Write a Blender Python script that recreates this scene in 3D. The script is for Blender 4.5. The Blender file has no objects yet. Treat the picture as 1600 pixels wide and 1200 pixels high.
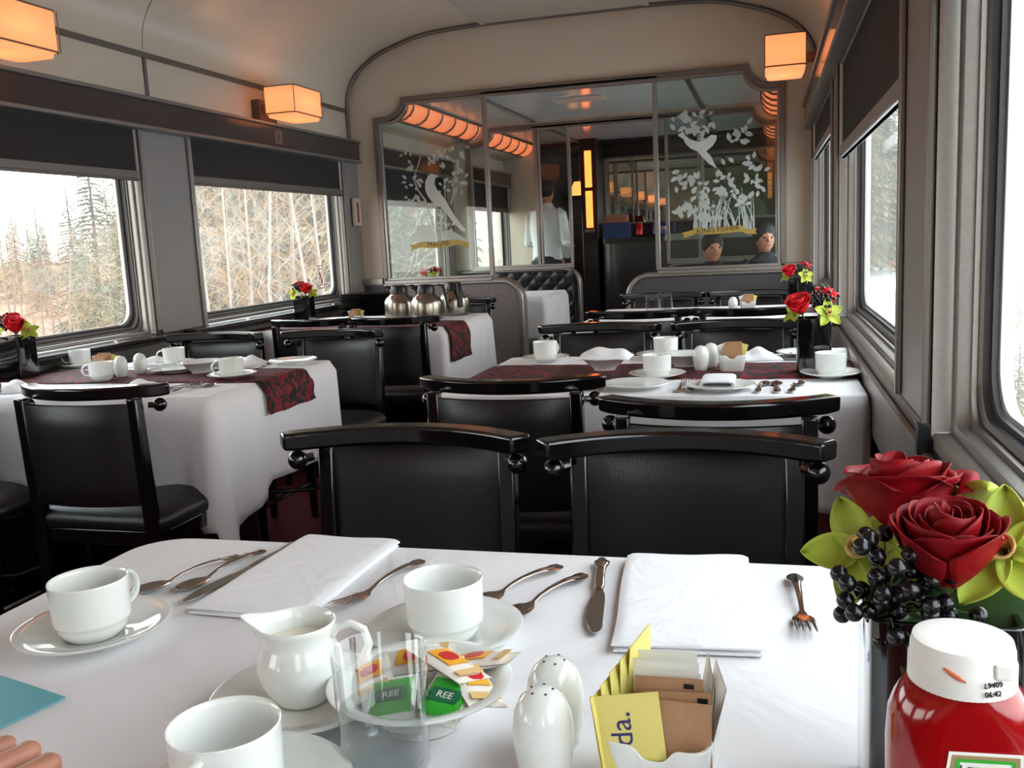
import bpy, bmesh, math, random
from mathutils import Vector, Matrix, noise
from mathutils.geometry import tessellate_polygon
PI = math.pi
random.seed(7)
sc = bpy.context.scene
COL = sc.collection

# ------------------------------------------------------------------ camera
YAW, PITCH, ROLL, FPX = 0.2743579596771462, 0.1526309851479, -0.04890375315066952, 1446.665
EYE = Vector((0, 0, 1.15))
cy_, sy_ = math.cos(YAW), math.sin(YAW)
FW = Vector((-sy_*math.cos(PITCH), cy_*math.cos(PITCH), -math.sin(PITCH)))
_r = Vector((cy_, sy_, 0)); _u = _r.cross(FW)
_c, _s = math.cos(ROLL), math.sin(ROLL)
RT = _c*_r + _s*_u; UP = -_s*_r + _c*_u
cam = bpy.data.cameras.new('camera'); camo = bpy.data.objects.new('camera', cam); COL.objects.link(camo)
cam.sensor_width = 36; cam.lens = FPX/1600*36; cam.clip_start = .02; cam.clip_end = 600
M = Matrix((RT, UP, -FW)).transposed().to_4x4(); M.translation = EYE
camo.matrix_world = M
sc.camera = camo

# ------------------------------------------------------------------ world, exposure
w = bpy.data.worlds.new('world'); sc.world = w; w.use_nodes = True
nt = w.node_tree; bg = nt.nodes['Background']
tc = nt.nodes.new('ShaderNodeTexCoord'); sp = nt.nodes.new('ShaderNodeSeparateXYZ'); cr = nt.nodes.new('ShaderNodeValToRGB')
nt.links.new(tc.outputs['Generated'], sp.inputs[0]); nt.links.new(sp.outputs['Z'], cr.inputs[0]); nt.links.new(cr.outputs[0], bg.inputs[0])
cr.color_ramp.elements[0].color = (1.0, .97, .92, 1); cr.color_ramp.elements[0].position = 0.0
cr.color_ramp.elements[1].color = (.84, .93, 1.0, 1); cr.color_ramp.elements[1].position = .5
bg.inputs[1].default_value = 4.0
sc.view_settings.view_transform = 'Standard'; sc.view_settings.look = 'None'
sc.view_settings.gamma = 1; sc.view_settings.use_curve_mapping = False
sc.view_settings.exposure = 0.55
sc.cycles.use_denoising = True
sc.cycles.max_bounces = 10; sc.cycles.diffuse_bounces = 5; sc.cycles.glossy_bounces = 5
sc.cycles.transmission_bounces = 8; sc.cycles.transparent_max_bounces = 24
sc.cycles.sample_clamp_indirect = 6
sc.cycles.caustics_reflective = False; sc.cycles.caustics_refractive = False

XC = -1.2                      # centre line of the car
WIN = [(-4.06, -2.55), (-2.04, -.53), (-.02, 1.49), (2.00, 3.51), (4.02, 5.53), (6.04, 7.55), (8.06, 9.57)]
for y0, y1 in WIN:             # light portals in the window openings
    for s in (-1, 1):
        L = bpy.data.lights.new('window_portal', 'AREA'); L.shape = 'RECTANGLE'; L.size = .62; L.size_y = y1-y0
        L.cycles.is_portal = True
        o = bpy.data.objects.new('window_portal', L); COL.objects.link(o)
        o.location = (XC+s*1.56, (y0+y1)/2, 1.18)
        o.rotation_euler = (0, s*PI/2, 0)

# ------------------------------------------------------------------ helpers
def at(px, py, ax, v):
    """pixel of the 1600x1200 frame -> world point on the plane axis=v"""
    d = (px-800)/FPX*RT - (py-600)/FPX*UP + FW
    t = (v-EYE[ax])/d[ax]
    return EYE + d*t
def tb(px, py, z=.75): return at(px, py, 2, z)
def lin(c):
    if isinstance(c, (int, float)): c = (c, c, c)
    return tuple((x/255/12.92 if x/255 <= .04045 else ((x/255+.055)/1.055)**2.4) for x in c)+(1,)
MATS = {}
def mat(name, col, rough=.5, metal=0, coat=0, bump=0, bscale=200, var=0, vscale=8, spec=.5, emit=None, estr=0, trans=0, ior=1.5, sheen=0, stretch=None, sss=0):
    m = bpy.data.materials.new(name); m.use_nodes = True; n = m.node_tree; b = n.nodes['Principled BSDF']
    c = lin(col)
    b.inputs['Base Color'].default_value = c; b.inputs['Roughness'].default_value = rough; b.inputs['Metallic'].default_value = metal
    b.inputs['Coat Weight'].default_value = coat; b.inputs['Coat Roughness'].default_value = .08; b.inputs['Specular IOR Level'].default_value = spec
    b.inputs['Transmission Weight'].default_value = trans; b.inputs['IOR'].default_value = ior
    if sss: b.inputs['Subsurface Weight'].default_value = sss; b.inputs['Subsurface Scale'].default_value = .01
    if sheen: b.inputs['Sheen Weight'].default_value = sheen
    if emit is not None:
        b.inputs['Emission Color'].default_value = lin(emit); b.inputs['Emission Strength'].default_value = estr
    if var or bump:
        t = n.nodes.new('ShaderNodeTexCoord'); mp = n.nodes.new('ShaderNodeMapping'); n.links.new(t.outputs['Object'], mp.inputs[0])
        if stretch: mp.inputs['Scale'].default_value = stretch
    if var:
        nz = n.nodes.new('ShaderNodeTexNoise'); nz.inputs['Scale'].default_value = vscale; nz.inputs['Detail'].default_value = 5
        n.links.new(mp.outputs[0], nz.inputs['Vector'])
        r = n.nodes.new('ShaderNodeValToRGB'); e = r.color_ramp.elements
        e[0].position = .3; e[1].position = .7
        e[0].color = tuple(x*(1-var) for x in c[:3])+(1,); e[1].color = tuple(min(1, x*(1+var)) for x in c[:3])+(1,)
        n.links.new(nz.outputs[0], r.inputs[0]); n.links.new(r.outputs[0], b.inputs['Base Color'])
    if bump:
        nz = n.nodes.new('ShaderNodeTexNoise'); nz.inputs['Scale'].default_value = bscale; nz.inputs['Detail'].default_value = 3
        n.links.new(mp.outputs[0], nz.inputs['Vector'])
        bp = n.nodes.new('ShaderNodeBump'); bp.inputs['Strength'].default_value = bump; bp.inputs['Distance'].default_value = .002
        n.links.new(nz.outputs[0], bp.inputs['Height']); n.links.new(bp.outputs[0], b.inputs['Normal'])
    MATS[name] = m
    return m
def pane_mat(name, tint, f0=.04, fmul=1.0, rough=0.0, haze=0.0):
    m = bpy.data.materials.new(name); m.use_nodes = True; n = m.node_tree; n.nodes.clear()
    o = n.nodes.new('ShaderNodeOutputMaterial'); mx = n.nodes.new('ShaderNodeMixShader')
    t = n.nodes.new('ShaderNodeBsdfTransparent'); g = n.nodes.new('ShaderNodeBsdfGlossy'); fr = n.nodes.new('ShaderNodeFresnel')
    mul = n.nodes.new('ShaderNodeMath'); mul.operation = 'MULTIPLY'; mul.inputs[1].default_value = fmul; mul.use_clamp = True
    t.inputs[0].default_value = (*tint, 1); g.inputs['Roughness'].default_value = rough; fr.inputs[0].default_value = 1.5
    ge = n.nodes.new('ShaderNodeNewGeometry'); inv = n.nodes.new('ShaderNodeMath'); inv.operation = 'SUBTRACT'; inv.inputs[0].default_value = 1; n.links.new(ge.outputs['Backfacing'], inv.inputs[1])
    m1 = n.nodes.new('ShaderNodeMath'); m1.operation = 'MULTIPLY'; n.links.new(fr.outputs[0], m1.inputs[0]); n.links.new(inv.outputs[0], m1.inputs[1]); n.links.new(m1.outputs[0], mul.inputs[0]); n.links.new(mul.outputs[0], mx.inputs[0]); n.links.new(t.outputs[0], mx.inputs[1]); n.links.new(g.outputs[0], mx.inputs[2])
    if haze:  # pale translucent veil in the pane, imitating outdoor haze
        m3 = n.nodes.new('ShaderNodeMixShader'); m3.inputs[0].default_value = haze; tr = n.nodes.new('ShaderNodeBsdfTranslucent'); tr.inputs[0].default_value = (.95, .93, .9, 1)
        n.links.new(mx.outputs[0], m3.inputs[1]); n.links.new(tr.outputs[0], m3.inputs[2]); n.links.new(m3.outputs[0], o.inputs[0])
    else: n.links.new(mx.outputs[0], o.inputs[0])
    return m
def frost_mat(name, col, alpha):
    m = bpy.data.materials.new(name); m.use_nodes = True; n = m.node_tree; n.nodes.clear()
    o = n.nodes.new('ShaderNodeOutputMaterial'); mx = n.nodes.new('ShaderNodeMixShader'); mx.inputs[0].default_value = alpha
    t = n.nodes.new('ShaderNodeBsdfTransparent'); d = n.nodes.new('ShaderNodeBsdfDiffuse'); d.inputs[0].default_value = lin(col)
    n.links.new(t.outputs[0], mx.inputs[1]); n.links.new(d.outputs[0], mx.inputs[2]); n.links.new(mx.outputs[0], o.inputs[0]); return m

class MB:
    """collects shapes into one mesh"""
    def __init__(s): s.v = []; s.f = []; s.m = []; s.cur = 0
    def add(s, vs, fs, T=None):
        b = len(s.v)
        s.v += [tuple(T @ Vector(p)) if T else tuple(p) for p in vs]
        s.f += [tuple(b+i for i in f) for f in fs]; s.m += [s.cur]*len(fs); return s
    def box(s, x0, x1, y0, y1, z0, z1, T=None):
        vs = [(x, y, z) for z in (z0, z1) for y in (y0, y1) for x in (x0, x1)]
        return s.add(vs, [(0, 2, 3, 1), (4, 5, 7, 6), (0, 1, 5, 4), (2, 6, 7, 3), (0, 4, 6, 2), (1, 3, 7, 5)], T)
    def loft(s, rings, closed=True, cap=True, T=None, loop=False):
        n = len(rings[0]); vs = [p for r in rings for p in r]; fs = []
        R = len(rings); m = n if closed else n-1
        for i in range(R if loop else R-1):
            a, b = i*n, ((i+1) % R)*n
            for j in range(m):
                k = (j+1) % n; fs.append((a+j, a+k, b+k, b+j))
        if cap and closed and not loop:
            fs.append(tuple(reversed(range(n)))); fs.append(tuple((R-1)*n+j for j in range(n)))
        return s.add(vs, fs, T)
    def lathe(s, prof, seg=32, T=None):
        vs = []; fs = []
        for r, z in prof:
            for k in range(seg):
                a = 2*PI*k/seg; vs.append((r*math.cos(a), r*math.sin(a), z))
        for i in range(len(prof)-1):
            for k in range(seg):
                k2 = (k+1) % seg; fs.append((i*seg+k, i*seg+k2, (i+1)*seg+k2, (i+1)*seg+k))
        return s.add(vs, fs, T)
    def tube(s, pts, rad, seg=8, cap=True, T=None):
        pts = [Vector(p) for p in pts]; n = len(pts); rs = rad if isinstance(rad, (list, tuple)) else [rad]*n
        rings = []; up = None
        for i, p in enumerate(pts):
            d = (pts[min(i+1, n-1)]-pts[max(i-1, 0)])
            if d.length < 1e-9: d = Vector((0, 0, 1))
            d.normalize()
            if up is None:
                up = Vector((0, 0, 1)) if abs(d.z) < .9 else Vector((1, 0, 0))
            a = up-d*up.dot(d)
            if a.length < 1e-6: a = d.orthogonal()
            a.normalize(); b = d.cross(a); up = a
            rings.append([p+rs[i]*(math.cos(2*PI*k/seg)*a+math.sin(2*PI*k/seg)*b) for k in range(seg)])
        return s.loft(rings, cap=cap, T=T)
    def cyl(s, p0, p1, r, seg=16, r1=None): return s.tube([p0, p1], [r, r if r1 is None else r1], seg)
    def sphere(s, c, r, seg=12, T=None, sc_=(1, 1, 1)):
        h = max(4, seg//2); vs = [(c[0], c[1], c[2]-r*sc_[2])]; fs = []
        for i in range(1, h):
            t = PI*i/h
            for k in range(seg):
                a = 2*PI*k/seg; vs.append((c[0]+r*sc_[0]*math.sin(t)*math.cos(a), c[1]+r*sc_[1]*math.sin(t)*math.sin(a), c[2]-r*sc_[2]*math.cos(t)))
        vs.append((c[0], c[1], c[2]+r*sc_[2])); N = len(vs)-1
        for k in range(seg):
            k2 = (k+1) % seg; fs.append((0, 1+k2, 1+k)); fs.append((N, N-seg+k, N-seg+k2))
            for i in range(h-2): fs.append((1+i*seg+k, 1+i*seg+k2, 1+(i+1)*seg+k2, 1+(i+1)*seg+k))
        return s.add(vs, fs, T)
    def poly(s, outline, thick, T=None):
        """extrude a 2D outline (x, y) from z=0 to z=thick"""
        pts = [Vector((p[0], p[1], 0)) for p in outline]; n = len(pts)
        tr = tessellate_polygon([pts])
        vs = [(p.x, p.y, 0) for p in pts]+[(p.x, p.y, thick) for p in pts]; fs = []
        ar = sum(pts[i].x*pts[(i+1) % n].y-pts[(i+1) % n].x*pts[i].y for i in range(n))
        for t in tr:
            a = (pts[t[1]]-pts[t[0]]).cross(pts[t[2]]-pts[t[0]]).z
            t = tuple(t) if a > 0 else tuple(reversed(t))
            fs.append(tuple(reversed(t))); fs.append(tuple(i+n for i in t))
        for i in range(n):
            j = (i+1) % n
            fs.append((i, j, n+j, n+i) if ar > 0 else (j, i, n+i, n+j))
        return s.add(vs, fs, T)
    def grid(s, fn, nu, nv, T=None, closeu=False):
        vs = [fn(i/nu, j/nv) for i in range(nu+(0 if closeu else 1)) for j in range(nv+1)]; fs = []
        R = nu if closeu else nu+1
        for i in range(nu):
            for j in range(nv):
                a = i*(nv+1)+j; b = ((i+1) % R)*(nv+1)+j; fs.append((a, b, b+1, a+1))
        return s.add(vs, fs, T)
    def build(s, name, material, parent=None, bevel=0, smooth=True, angle=35, solid=0, subsurf=0, kind=None, bseg=2):
        me = bpy.data.meshes.new(name); me.from_pydata(s.v, [], s.f)
        ml = material if isinstance(material, (list, tuple)) else [material]
        for m_ in ml: me.materials.append(m_)
        if len(ml) > 1:
            for p, k in zip(me.polygons, s.m): p.material_index = k
        me.validate(); me.update()
        if smooth:
            for p in me.polygons: p.use_smooth = True
            if not subsurf: me.set_sharp_from_angle(angle=math.radians(angle))
        o = bpy.data.objects.new(name, me); COL.objects.link(o)
        if parent: o.parent = parent
        if solid:
            md = o.modifiers.new('solid', 'SOLIDIFY'); md.thickness = solid; md.offset = 0
        if bevel:
            md = o.modifiers.new('bevel', 'BEVEL'); md.width = bevel; md.segments = bseg; md.limit_method = 'ANGLE'; md.angle_limit = math.radians(40)
            md.harden_normals = False
        if subsurf:
            md = o.modifiers.new('sub', 'SUBSURF'); md.levels = subsurf; md.render_levels = subsurf
        if kind: o['kind'] = kind
        return o
def thing(name, label, cat, loc=(0, 0, 0), rz=0, group=None):
    o = bpy.data.objects.new(name, None); COL.objects.link(o); o.location = loc; o.rotation_euler = (0, 0, rz)
    o['label'] = label; o['category'] = cat
    if group: o['group'] = group
    return o
def tag(o, label, cat, group=None, kind=None):
    o['label'] = label; o['category'] = cat
    if group: o['group'] = group
    if kind: o['kind'] = kind
    return o
KIDS = {}
def copy_tree(root, loc=None, rz=None, label=None, group=None, rot=None):
    def cp(o, par):
        c = o.copy(); COL.objects.link(c); c.parent = par
        for ch in [k for k in o.children]: cp(ch, c)
        return c
    c = cp(root, None)
    if loc is not None: c.location = loc
    if rz is not None: c.rotation_euler = (0, 0, rz)
    if rot is not None: c.rotation_euler = rot
    if label: c['label'] = label
    if group: c['group'] = group
    return c
class Proto:
    """first use places the prototype itself, later uses copy it"""
    def __init__(s, root): s.r = root; s.used = False; s.src = root
    def put(s, loc, rz, label, group=None, rot=None):
        if not s.used:
            s.used = True; o = s.r; o.location = loc; o.rotation_euler = rot if rot is not None else (0, 0, rz); o['label'] = label
            if group: o['group'] = group
            return o
        return copy_tree(s.r, loc, rz if rot is None else None, label, group, rot)
def text_obj(body, size, material, parent, loc, rot, name='lettering', depth=.0003, sx=1):
    cu = bpy.data.curves.new('t', 'FONT'); cu.body = body; cu.size = size; cu.extrude = depth; cu.align_x = 'CENTER'; cu.align_y = 'CENTER'; cu.resolution_u = 3
    t = bpy.data.objects.new('t', cu); COL.objects.link(t)
    dg = bpy.context.evaluated_depsgraph_get(); me = bpy.data.meshes.new_from_object(t.evaluated_get(dg)); me.name = name
    bpy.data.objects.remove(t); me.materials.clear(); me.materials.append(material)
    o = bpy.data.objects.new(name, me); COL.objects.link(o); o.parent = parent; o.location = loc; o.rotation_euler = rot; o.scale = (sx, 1, 1)
    return o
def rrect(w, h, r, seg=4):
    pts = []
    for cx, cy, a0 in ((w/2-r, h/2-r, 0), (-w/2+r, h/2-r, PI/2), (-w/2+r, -h/2+r, PI), (w/2-r, -h/2+r, 1.5*PI)):
        for k in range(seg+1):
            a = a0+PI/2*k/seg; pts.append((cx+r*math.cos(a), cy+r*math.sin(a)))
    return pts

# ------------------------------------------------------------------ materials
cream = mat('cream_paint', (217, 204, 186), .32, var=.03, vscale=2)
ceilp = mat('ceiling_panel', (205, 194, 180), .45, bump=.2, bscale=600, var=.06, vscale=40)
midceil = mat('gloss_ceiling', (218, 218, 212), .16, var=.04)
alu = mat('aluminium', (156, 151, 146), .4, metal=.85, var=.06, vscale=5, stretch=(20, 1, 20))
alud = mat('dull_aluminium', (126, 120, 115), .45, metal=.75)
chrome = mat('brushed_steel', (200, 196, 190), .22, metal=1)
pillarp = mat('grey_pillar_paint', (150, 145, 142), .42)
valp = mat('dark_brown_laminate', (72, 64, 62), .14, spec=.6)
shadef = mat('dark_shade_fabric', (44, 40, 41), .8, bump=.2, bscale=800)
gasket = mat('rubber_gasket', (40, 38, 40), .5)
lamin = mat('speckled_laminate', (120, 110, 106), .5, var=.25, vscale=120)
lamdark = mat('dark_grey_laminate', (74, 72, 74), .5, var=.1, vscale=60)
lowdark = mat('dark_lower_wall', (52, 44, 42), .5, var=.1)
ledgem = mat('dark_ledge_metal', (70, 66, 66), .28, metal=.6)
ledgeb = mat('black_ledge', (40, 34, 34), .25)
carpet = mat('red_carpet', (98, 30, 34), .9, bump=.5, bscale=300, var=.25, vscale=30)
blackw = mat('black_lacquer', (9, 8, 9), .16, coat=.5)
leather = mat('black_leather', (20, 18, 19), .36, bump=.25, bscale=350, spec=.5)
cloth = mat('white_cotton', (236, 234, 236), .85, bump=.12, bscale=900, sheen=.1)
napk = mat('napkin_cotton', (243, 243, 245), .8, bump=.12, bscale=700)
porc = mat('porcelain', (232, 234, 230), .09, coat=.4)
steel = mat('cutlery_steel', (190, 184, 180), .13, metal=1)
potst = mat('pot_steel', (158, 150, 138), .24, metal=1, var=.05, vscale=4, stretch=(30, 30, 1))
blackpl = mat('black_plastic', (18, 18, 19), .32)
shadeg = bpy.data.materials.new('lamp_diffuser'); shadeg.use_nodes = True; _n = shadeg.node_tree; _n.nodes.clear()
_o = _n.nodes.new('ShaderNodeOutputMaterial'); _a = _n.nodes.new('ShaderNodeAddShader'); _t = _n.nodes.new('ShaderNodeBsdfTranslucent'); _d = _n.nodes.new('ShaderNodeBsdfDiffuse'); _e = _n.nodes.new('ShaderNodeEmission'); _a2 = _n.nodes.new('ShaderNodeAddShader')
_t.inputs[0].default_value = lin((200, 170, 150)); _d.inputs[0].default_value = lin((120, 110, 100)); _e.inputs[0].default_value = lin((255, 165, 108)); _e.inputs[1].default_value = .42
_n.links.new(_t.outputs[0], _a.inputs[0]); _n.links.new(_d.outputs[0], _a.inputs[1]); _n.links.new(_a.outputs[0], _a2.inputs[0]); _n.links.new(_e.outputs[0], _a2.inputs[1]); _n.links.new(_a2.outputs[0], _o.inputs[0])
bulbm = mat('bulb_glow', (255, 200, 140), .5, emit=(255, 196, 140), estr=16)
lampfr = mat('lamp_frame', (140, 122, 104), .4, metal=.6)
lampbr = mat('lamp_bracket', (96, 82, 76), .4, metal=.5)
winglass = pane_mat('window_glass', (.97, .985, .98), fmul=.8, haze=.045)  # milky share put into the glass stands in for haze outside
partglass = pane_mat('partition_glass', (.86, .91, .89), fmul=1.3)
etch = frost_mat('etched_frost', (225, 232, 228), .4)
etch2 = frost_mat('etched_frost_dense', (235, 240, 236), .55)
gold = mat('gold_banner', (176, 146, 66), .5)
ink = mat('black_ink', (20, 18, 20), .5)
mirror = mat('mirror_glass', (205, 212, 206), .015, metal=1)
glassm = pane_mat('tumbler_glass', (.955, .97, .97), fmul=2.2)
waterm = pane_mat('drinking_water', (.955, .97, .97), fmul=1.5)
redrose = mat('red_petal', (132, 4, 16), .55, spec=.2, var=.4, vscale=30)
redrose2 = mat('bright_red_petal', (200, 18, 26), .5, spec=.3, var=.3, vscale=40)
greenpet = mat('lime_petal', (172, 186, 70), .5, spec=.3, var=.18, vscale=30)
lipm = mat('orchid_lip', (206, 176, 110), .5, var=.4, vscale=90)
berrym = mat('black_berry', (10, 9, 16), .25, coat=.1)
stemm = mat('green_stem', (70, 84, 40), .5)
leafm = mat('dark_leaf', (38, 62, 34), .3, var=.2, vscale=8, stretch=(1, 1, 12))
vasem = mat('black_glass', (8, 8, 9), .06, coat=1)
skin = mat('skin', (184, 126, 102), .5, var=.12, vscale=30, bump=.15, bscale=250)
cyan = mat('cyan_paper', (98, 172, 184), .6)
ketch = mat('red_bottle', (146, 4, 9), .12, coat=.4)
whitecap = mat('white_cap', (235, 232, 226), .35)
yel = mat('yellow_paper', (226, 212, 120), .6)
brown = mat('kraft_paper', (176, 132, 96), .65, var=.08, vscale=60)
whitep = mat('white_paper', (238, 236, 228), .55)
bluei = mat('blue_ink', (50, 44, 110), .5)
redi = mat('red_ink', (204, 40, 44), .45)
film = mat('clear_film', (244, 238, 228), .22, coat=.4)
orangei = mat('orange_label', (240, 176, 50), .4)
greeni = mat('green_label', (52, 168, 48), .35)
dgreen = mat('dark_green_label', (30, 104, 70), .4)
buttery = mat('butter_pat', (228, 190, 130), .35)
milkm = mat('milk', (240, 236, 214), .2)
for _m, _sc, _st in ((cloth, 5, .35), (napk, 14, .25)):      # soft creases in the linen
    _n = _m.node_tree; _b = _n.nodes['Principled BSDF']; _old = _b.inputs['Normal'].links[0].from_node
    _z1 = _n.nodes.new('ShaderNodeTexNoise'); _z1.inputs['Scale'].default_value = _sc; _z1.inputs['Detail'].default_value = 4; _z1.inputs['Distortion'].default_value = 1.5; _t = _n.nodes.new('ShaderNodeTexCoord')
    _bp = _n.nodes.new('ShaderNodeBump'); _bp.inputs['Strength'].default_value = _st; _bp.inputs['Distance'].default_value = .02
    _n.links.new(_t.outputs['Object'], _z1.inputs['Vector']); _n.links.new(_z1.outputs[0], _bp.inputs['Height']); _n.links.new(_old.outputs[0], _bp.inputs['Normal']); _n.links.new(_bp.outputs[0], _b.inputs['Normal'])
def runner_mat():
    m = mat('runner_fabric', (92, 18, 24), .75)
    n = m.node_tree; b = n.nodes['Principled BSDF']; t = n.nodes.new('ShaderNodeTexCoord')
    mp = n.nodes.new('ShaderNodeMapping'); mp.inputs['Scale'].default_value = (11, 17, 14); mp.inputs['Rotation'].default_value = (0, 0, .5)
    v = n.nodes.new('ShaderNodeTexNoise'); v.inputs['Scale'].default_value = 1.6; v.inputs['Distortion'].default_value = 2.2; v.inputs['Detail'].default_value = 1
    r = n.nodes.new('ShaderNodeValToRGB'); r.color_ramp.interpolation = 'LINEAR'
    e = r.color_ramp.elements; e[0].position = .50; e[0].color = lin((24, 14, 16)); e[1].position = .54; e[1].color = lin((122, 22, 30))
    n.links.new(t.outputs['Object'], mp.inputs[0]); n.links.new(mp.outputs[0], v.inputs['Vector']); n.links.new(v.outputs[0], r.inputs[0]); n.links.new(r.outputs[0], b.inputs['Base Color'])
    return m
runm = runner_mat()

# ------------------------------------------------------------------ the car shell
def X(s, u): return XC+s*u
def ubox(mb, s, u0, u1, y0, y1, z0, z1):
    a, b = sorted((X(s, u0), X(s, u1))); mb.box(a, b, y0, y1, z0, z1)
SIDE = {-1: 'left', 1: 'right'}
Y0, Y1, YP1, YP2 = -4.6, 11.2, 5.85, 7.80
MB().box(X(-1, 1.6), X(1, 1.6), Y0, Y1, -.05, 0).build('floor', carpet, kind='structure', smooth=False)
for s in (-1, 1):
    mb = MB(); ubox(mb, s, 1.448, 1.54, Y0, 9.72, 0, .815)
    mb.build('wall_'+SIDE[s], lamin if s > 0 else lowdark, kind='structure', smooth=False)
    # pillars between the windows
    edges = [Y0]+[v for w_ in WIN for v in (w_[0]-.062, w_[1]+.062)]+[9.72]
    for i in range(0, len(edges), 2):
        mb = MB(); ubox(mb, s, 1.448, 1.54, edges[i], edges[i+1], .815, 1.72)
        o = mb.build('trim_'+str(1 if s < 0 else 2), pillarp, kind='structure', bevel=.004)
        for yy in (edges[i]+.008, edges[i+1]-.03):       # metal edge strips on the pillar
            m2 = MB(); ubox(m2, s, 1.436, 1.447, yy, yy+.022, .82, 1.715); m2.build('edge_strip', alu, o, bevel=.003)
    mb = MB(); ubox(mb, s, 1.49, 1.54, Y0, 9.72, 1.70, 2.10); mb.build('wall_'+SIDE[s], cream, kind='structure', smooth=False)
    # ledge under the windows
    mb = MB()
    if s > 0:
        ubox(mb, s, 1.446, 1.50, Y0, 9.7, .795-.02, .797)
        mb.build('trim_3', ledgem, kind='structure', bevel=.003)
        mb = MB(); ubox(mb, s, 1.432, 1.447, Y0, 9.7, .655, .79); mb.build('trim_4', alu, kind='structure', bevel=.004)
    else:
        mb = MB(); ubox(mb, s, 1.438, 1.447, Y0, 9.7, .655, .775); mb.build('trim_4', alud, kind='structure', bevel=.004)
        for y0, y1 in WIN:
            mb = MB(); ubox(mb, s, 1.372, 1.50, y0-.25, y1+.06, .795, .815); mb.build('trim_5', ledgeb, kind='structure', bevel=.006)
            for k in range(3):
                mb = MB(); mb.sphere((X(s, 1.41), y0+.25+k*.5, .816), .011, 10, sc_=(1, 1, .5)); mb.build('trim_5', chrome, kind='structure')
    # valance with number plates
    for y0, y1 in ((Y0, 5.81), (5.96, 7.74), (7.88, 9.6)):
        mb = MB(); ubox(mb, s, 1.405, 1.49, y0, y1, 1.726, 1.835); v = mb.build('trim_6', valp, kind='structure', bevel=.002)
        for z0, z1, d in ((1.835, 1.852, .012), (1.708, 1.727, .010)):
            m2 = MB(); ubox(m2, s, 1.405-d, 1.49, y0-.004, y1+.008, z0, z1); m2.build('bead', alu, v, bevel=.005)
        if y1 == 5.81 and s < 0:
            p = MB().box(X(s, 1.402), X(s, 1.404), 4.70, 4.78, 1.742, 1.815).build('number_plate', alud, v)
            text_obj('4', .07, ink, p, (X(s, 1.4005), 4.74, 1.778), (PI/2, 0, PI/2), 'number')
    # upper wall + curved ceiling half
PROF = [(1.485, 1.84), (1.485, 2.06), (1.475, 2.15), (1.44, 2.235), (1.37, 2.315), (1.25, 2.39), (1.13, 2.435), (.93, 2.487), (.7, 2.505), (.5, 2.512)]
def smoothprof(p, n=4):
    out = []
    for i in range(len(p)-1):
        p0, p1, p2, p3 = p[max(i-1, 0)], p[i], p[i+1], p[min(i+2, len(p)-1)]
        for k in range(n):
            t = k/n
            out.append(tuple(.5*((2*p1[j])+(-p0[j]+p2[j])*t+(2*p0[j]-5*p1[j]+4*p2[j]-p3[j])*t*t+(-p0[j]+3*p1[j]-3*p2[j]+p3[j])*t**3) for j in (0, 1)))
    return out+[p[-1]]
SP = [(1.485, 1.84)]+smoothprof(PROF[1:])
full = [(X(-1, u), z) for u, z in SP]+[(X(1, u), z) for u, z in reversed(SP)]
rings = []
mb = MB()
inner = [(x, z) for x, z in full]; outer = [(XC+(x-XC)*1.06, z+.06 if 0 < i < len(full)-1 else z) for i, (x, z) in enumerate(full)]
mb.loft([[(x, y, z) for x, z in inner]+[(x, y, z) for x, z in reversed(outer)] for y in (Y0, 5.90)])
mb.build('ceiling', cream, kind='structure', angle=30)
mb = MB().box(XC-.5, XC+.5, Y0, 5.82, 2.500, 2.5085); mb.build('trim_7', ceilp, kind='structure')
for x in (XC-.51, XC+.51):
    MB().box(x-.016, x+.016, Y0, 5.82, 2.494, 2.507).build('trim_8', mat('ceiling_trim_%d' % int(x*10), (196, 190, 180), .35), kind='structure', bevel=.003)
for s in (-1, 1):
    mb = MB(); ubox(mb, s, 1.474, 1.487, Y0, 5.83, 2.038, 2.064); mb.build('trim_9', alud, kind='structure', bevel=.003)
    for y in (-4.35, -2.33, -.31, 1.71, 3.73):
        mb = MB(); ubox(mb, s, 1.477, 1.487, y-.011, y+.011, 1.85, 2.04); mb.build('trim_9', alud, kind='structure', bevel=.002)
for y in (-4.35, -2.33, -.31, 1.71, 3.73):
    mb = MB().tube([(x, y, z-.0005) for x, z in full if z > 2.06], .0022, 6); mb.build('trim_10', alud, kind='structure')
# arch trim where the ceiling meets the partition wall
arch = [(X(-1, 1.476), .93)]+[(XC+(x-XC)*.993, z-.012) for x, z in full]+[(X(1, 1.476), .93)]
MB().tube([(x, 5.815, z) for x, z in arch], .013, 8).build('trim_11', alud, kind='structure')
# rear end wall behind the viewer, far end wall
MB().box(X(-1, 1.6), X(1, 1.6), Y0-.05, Y0, 0, 2.6).build('wall_back', cream, kind='structure', smooth=False)
MB().box(X(-1, 1.6), X(1, 1.6), Y1, Y1+.05, 0, 2.6).build('wall_front', lamdark, kind='structure', smooth=False)

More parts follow.
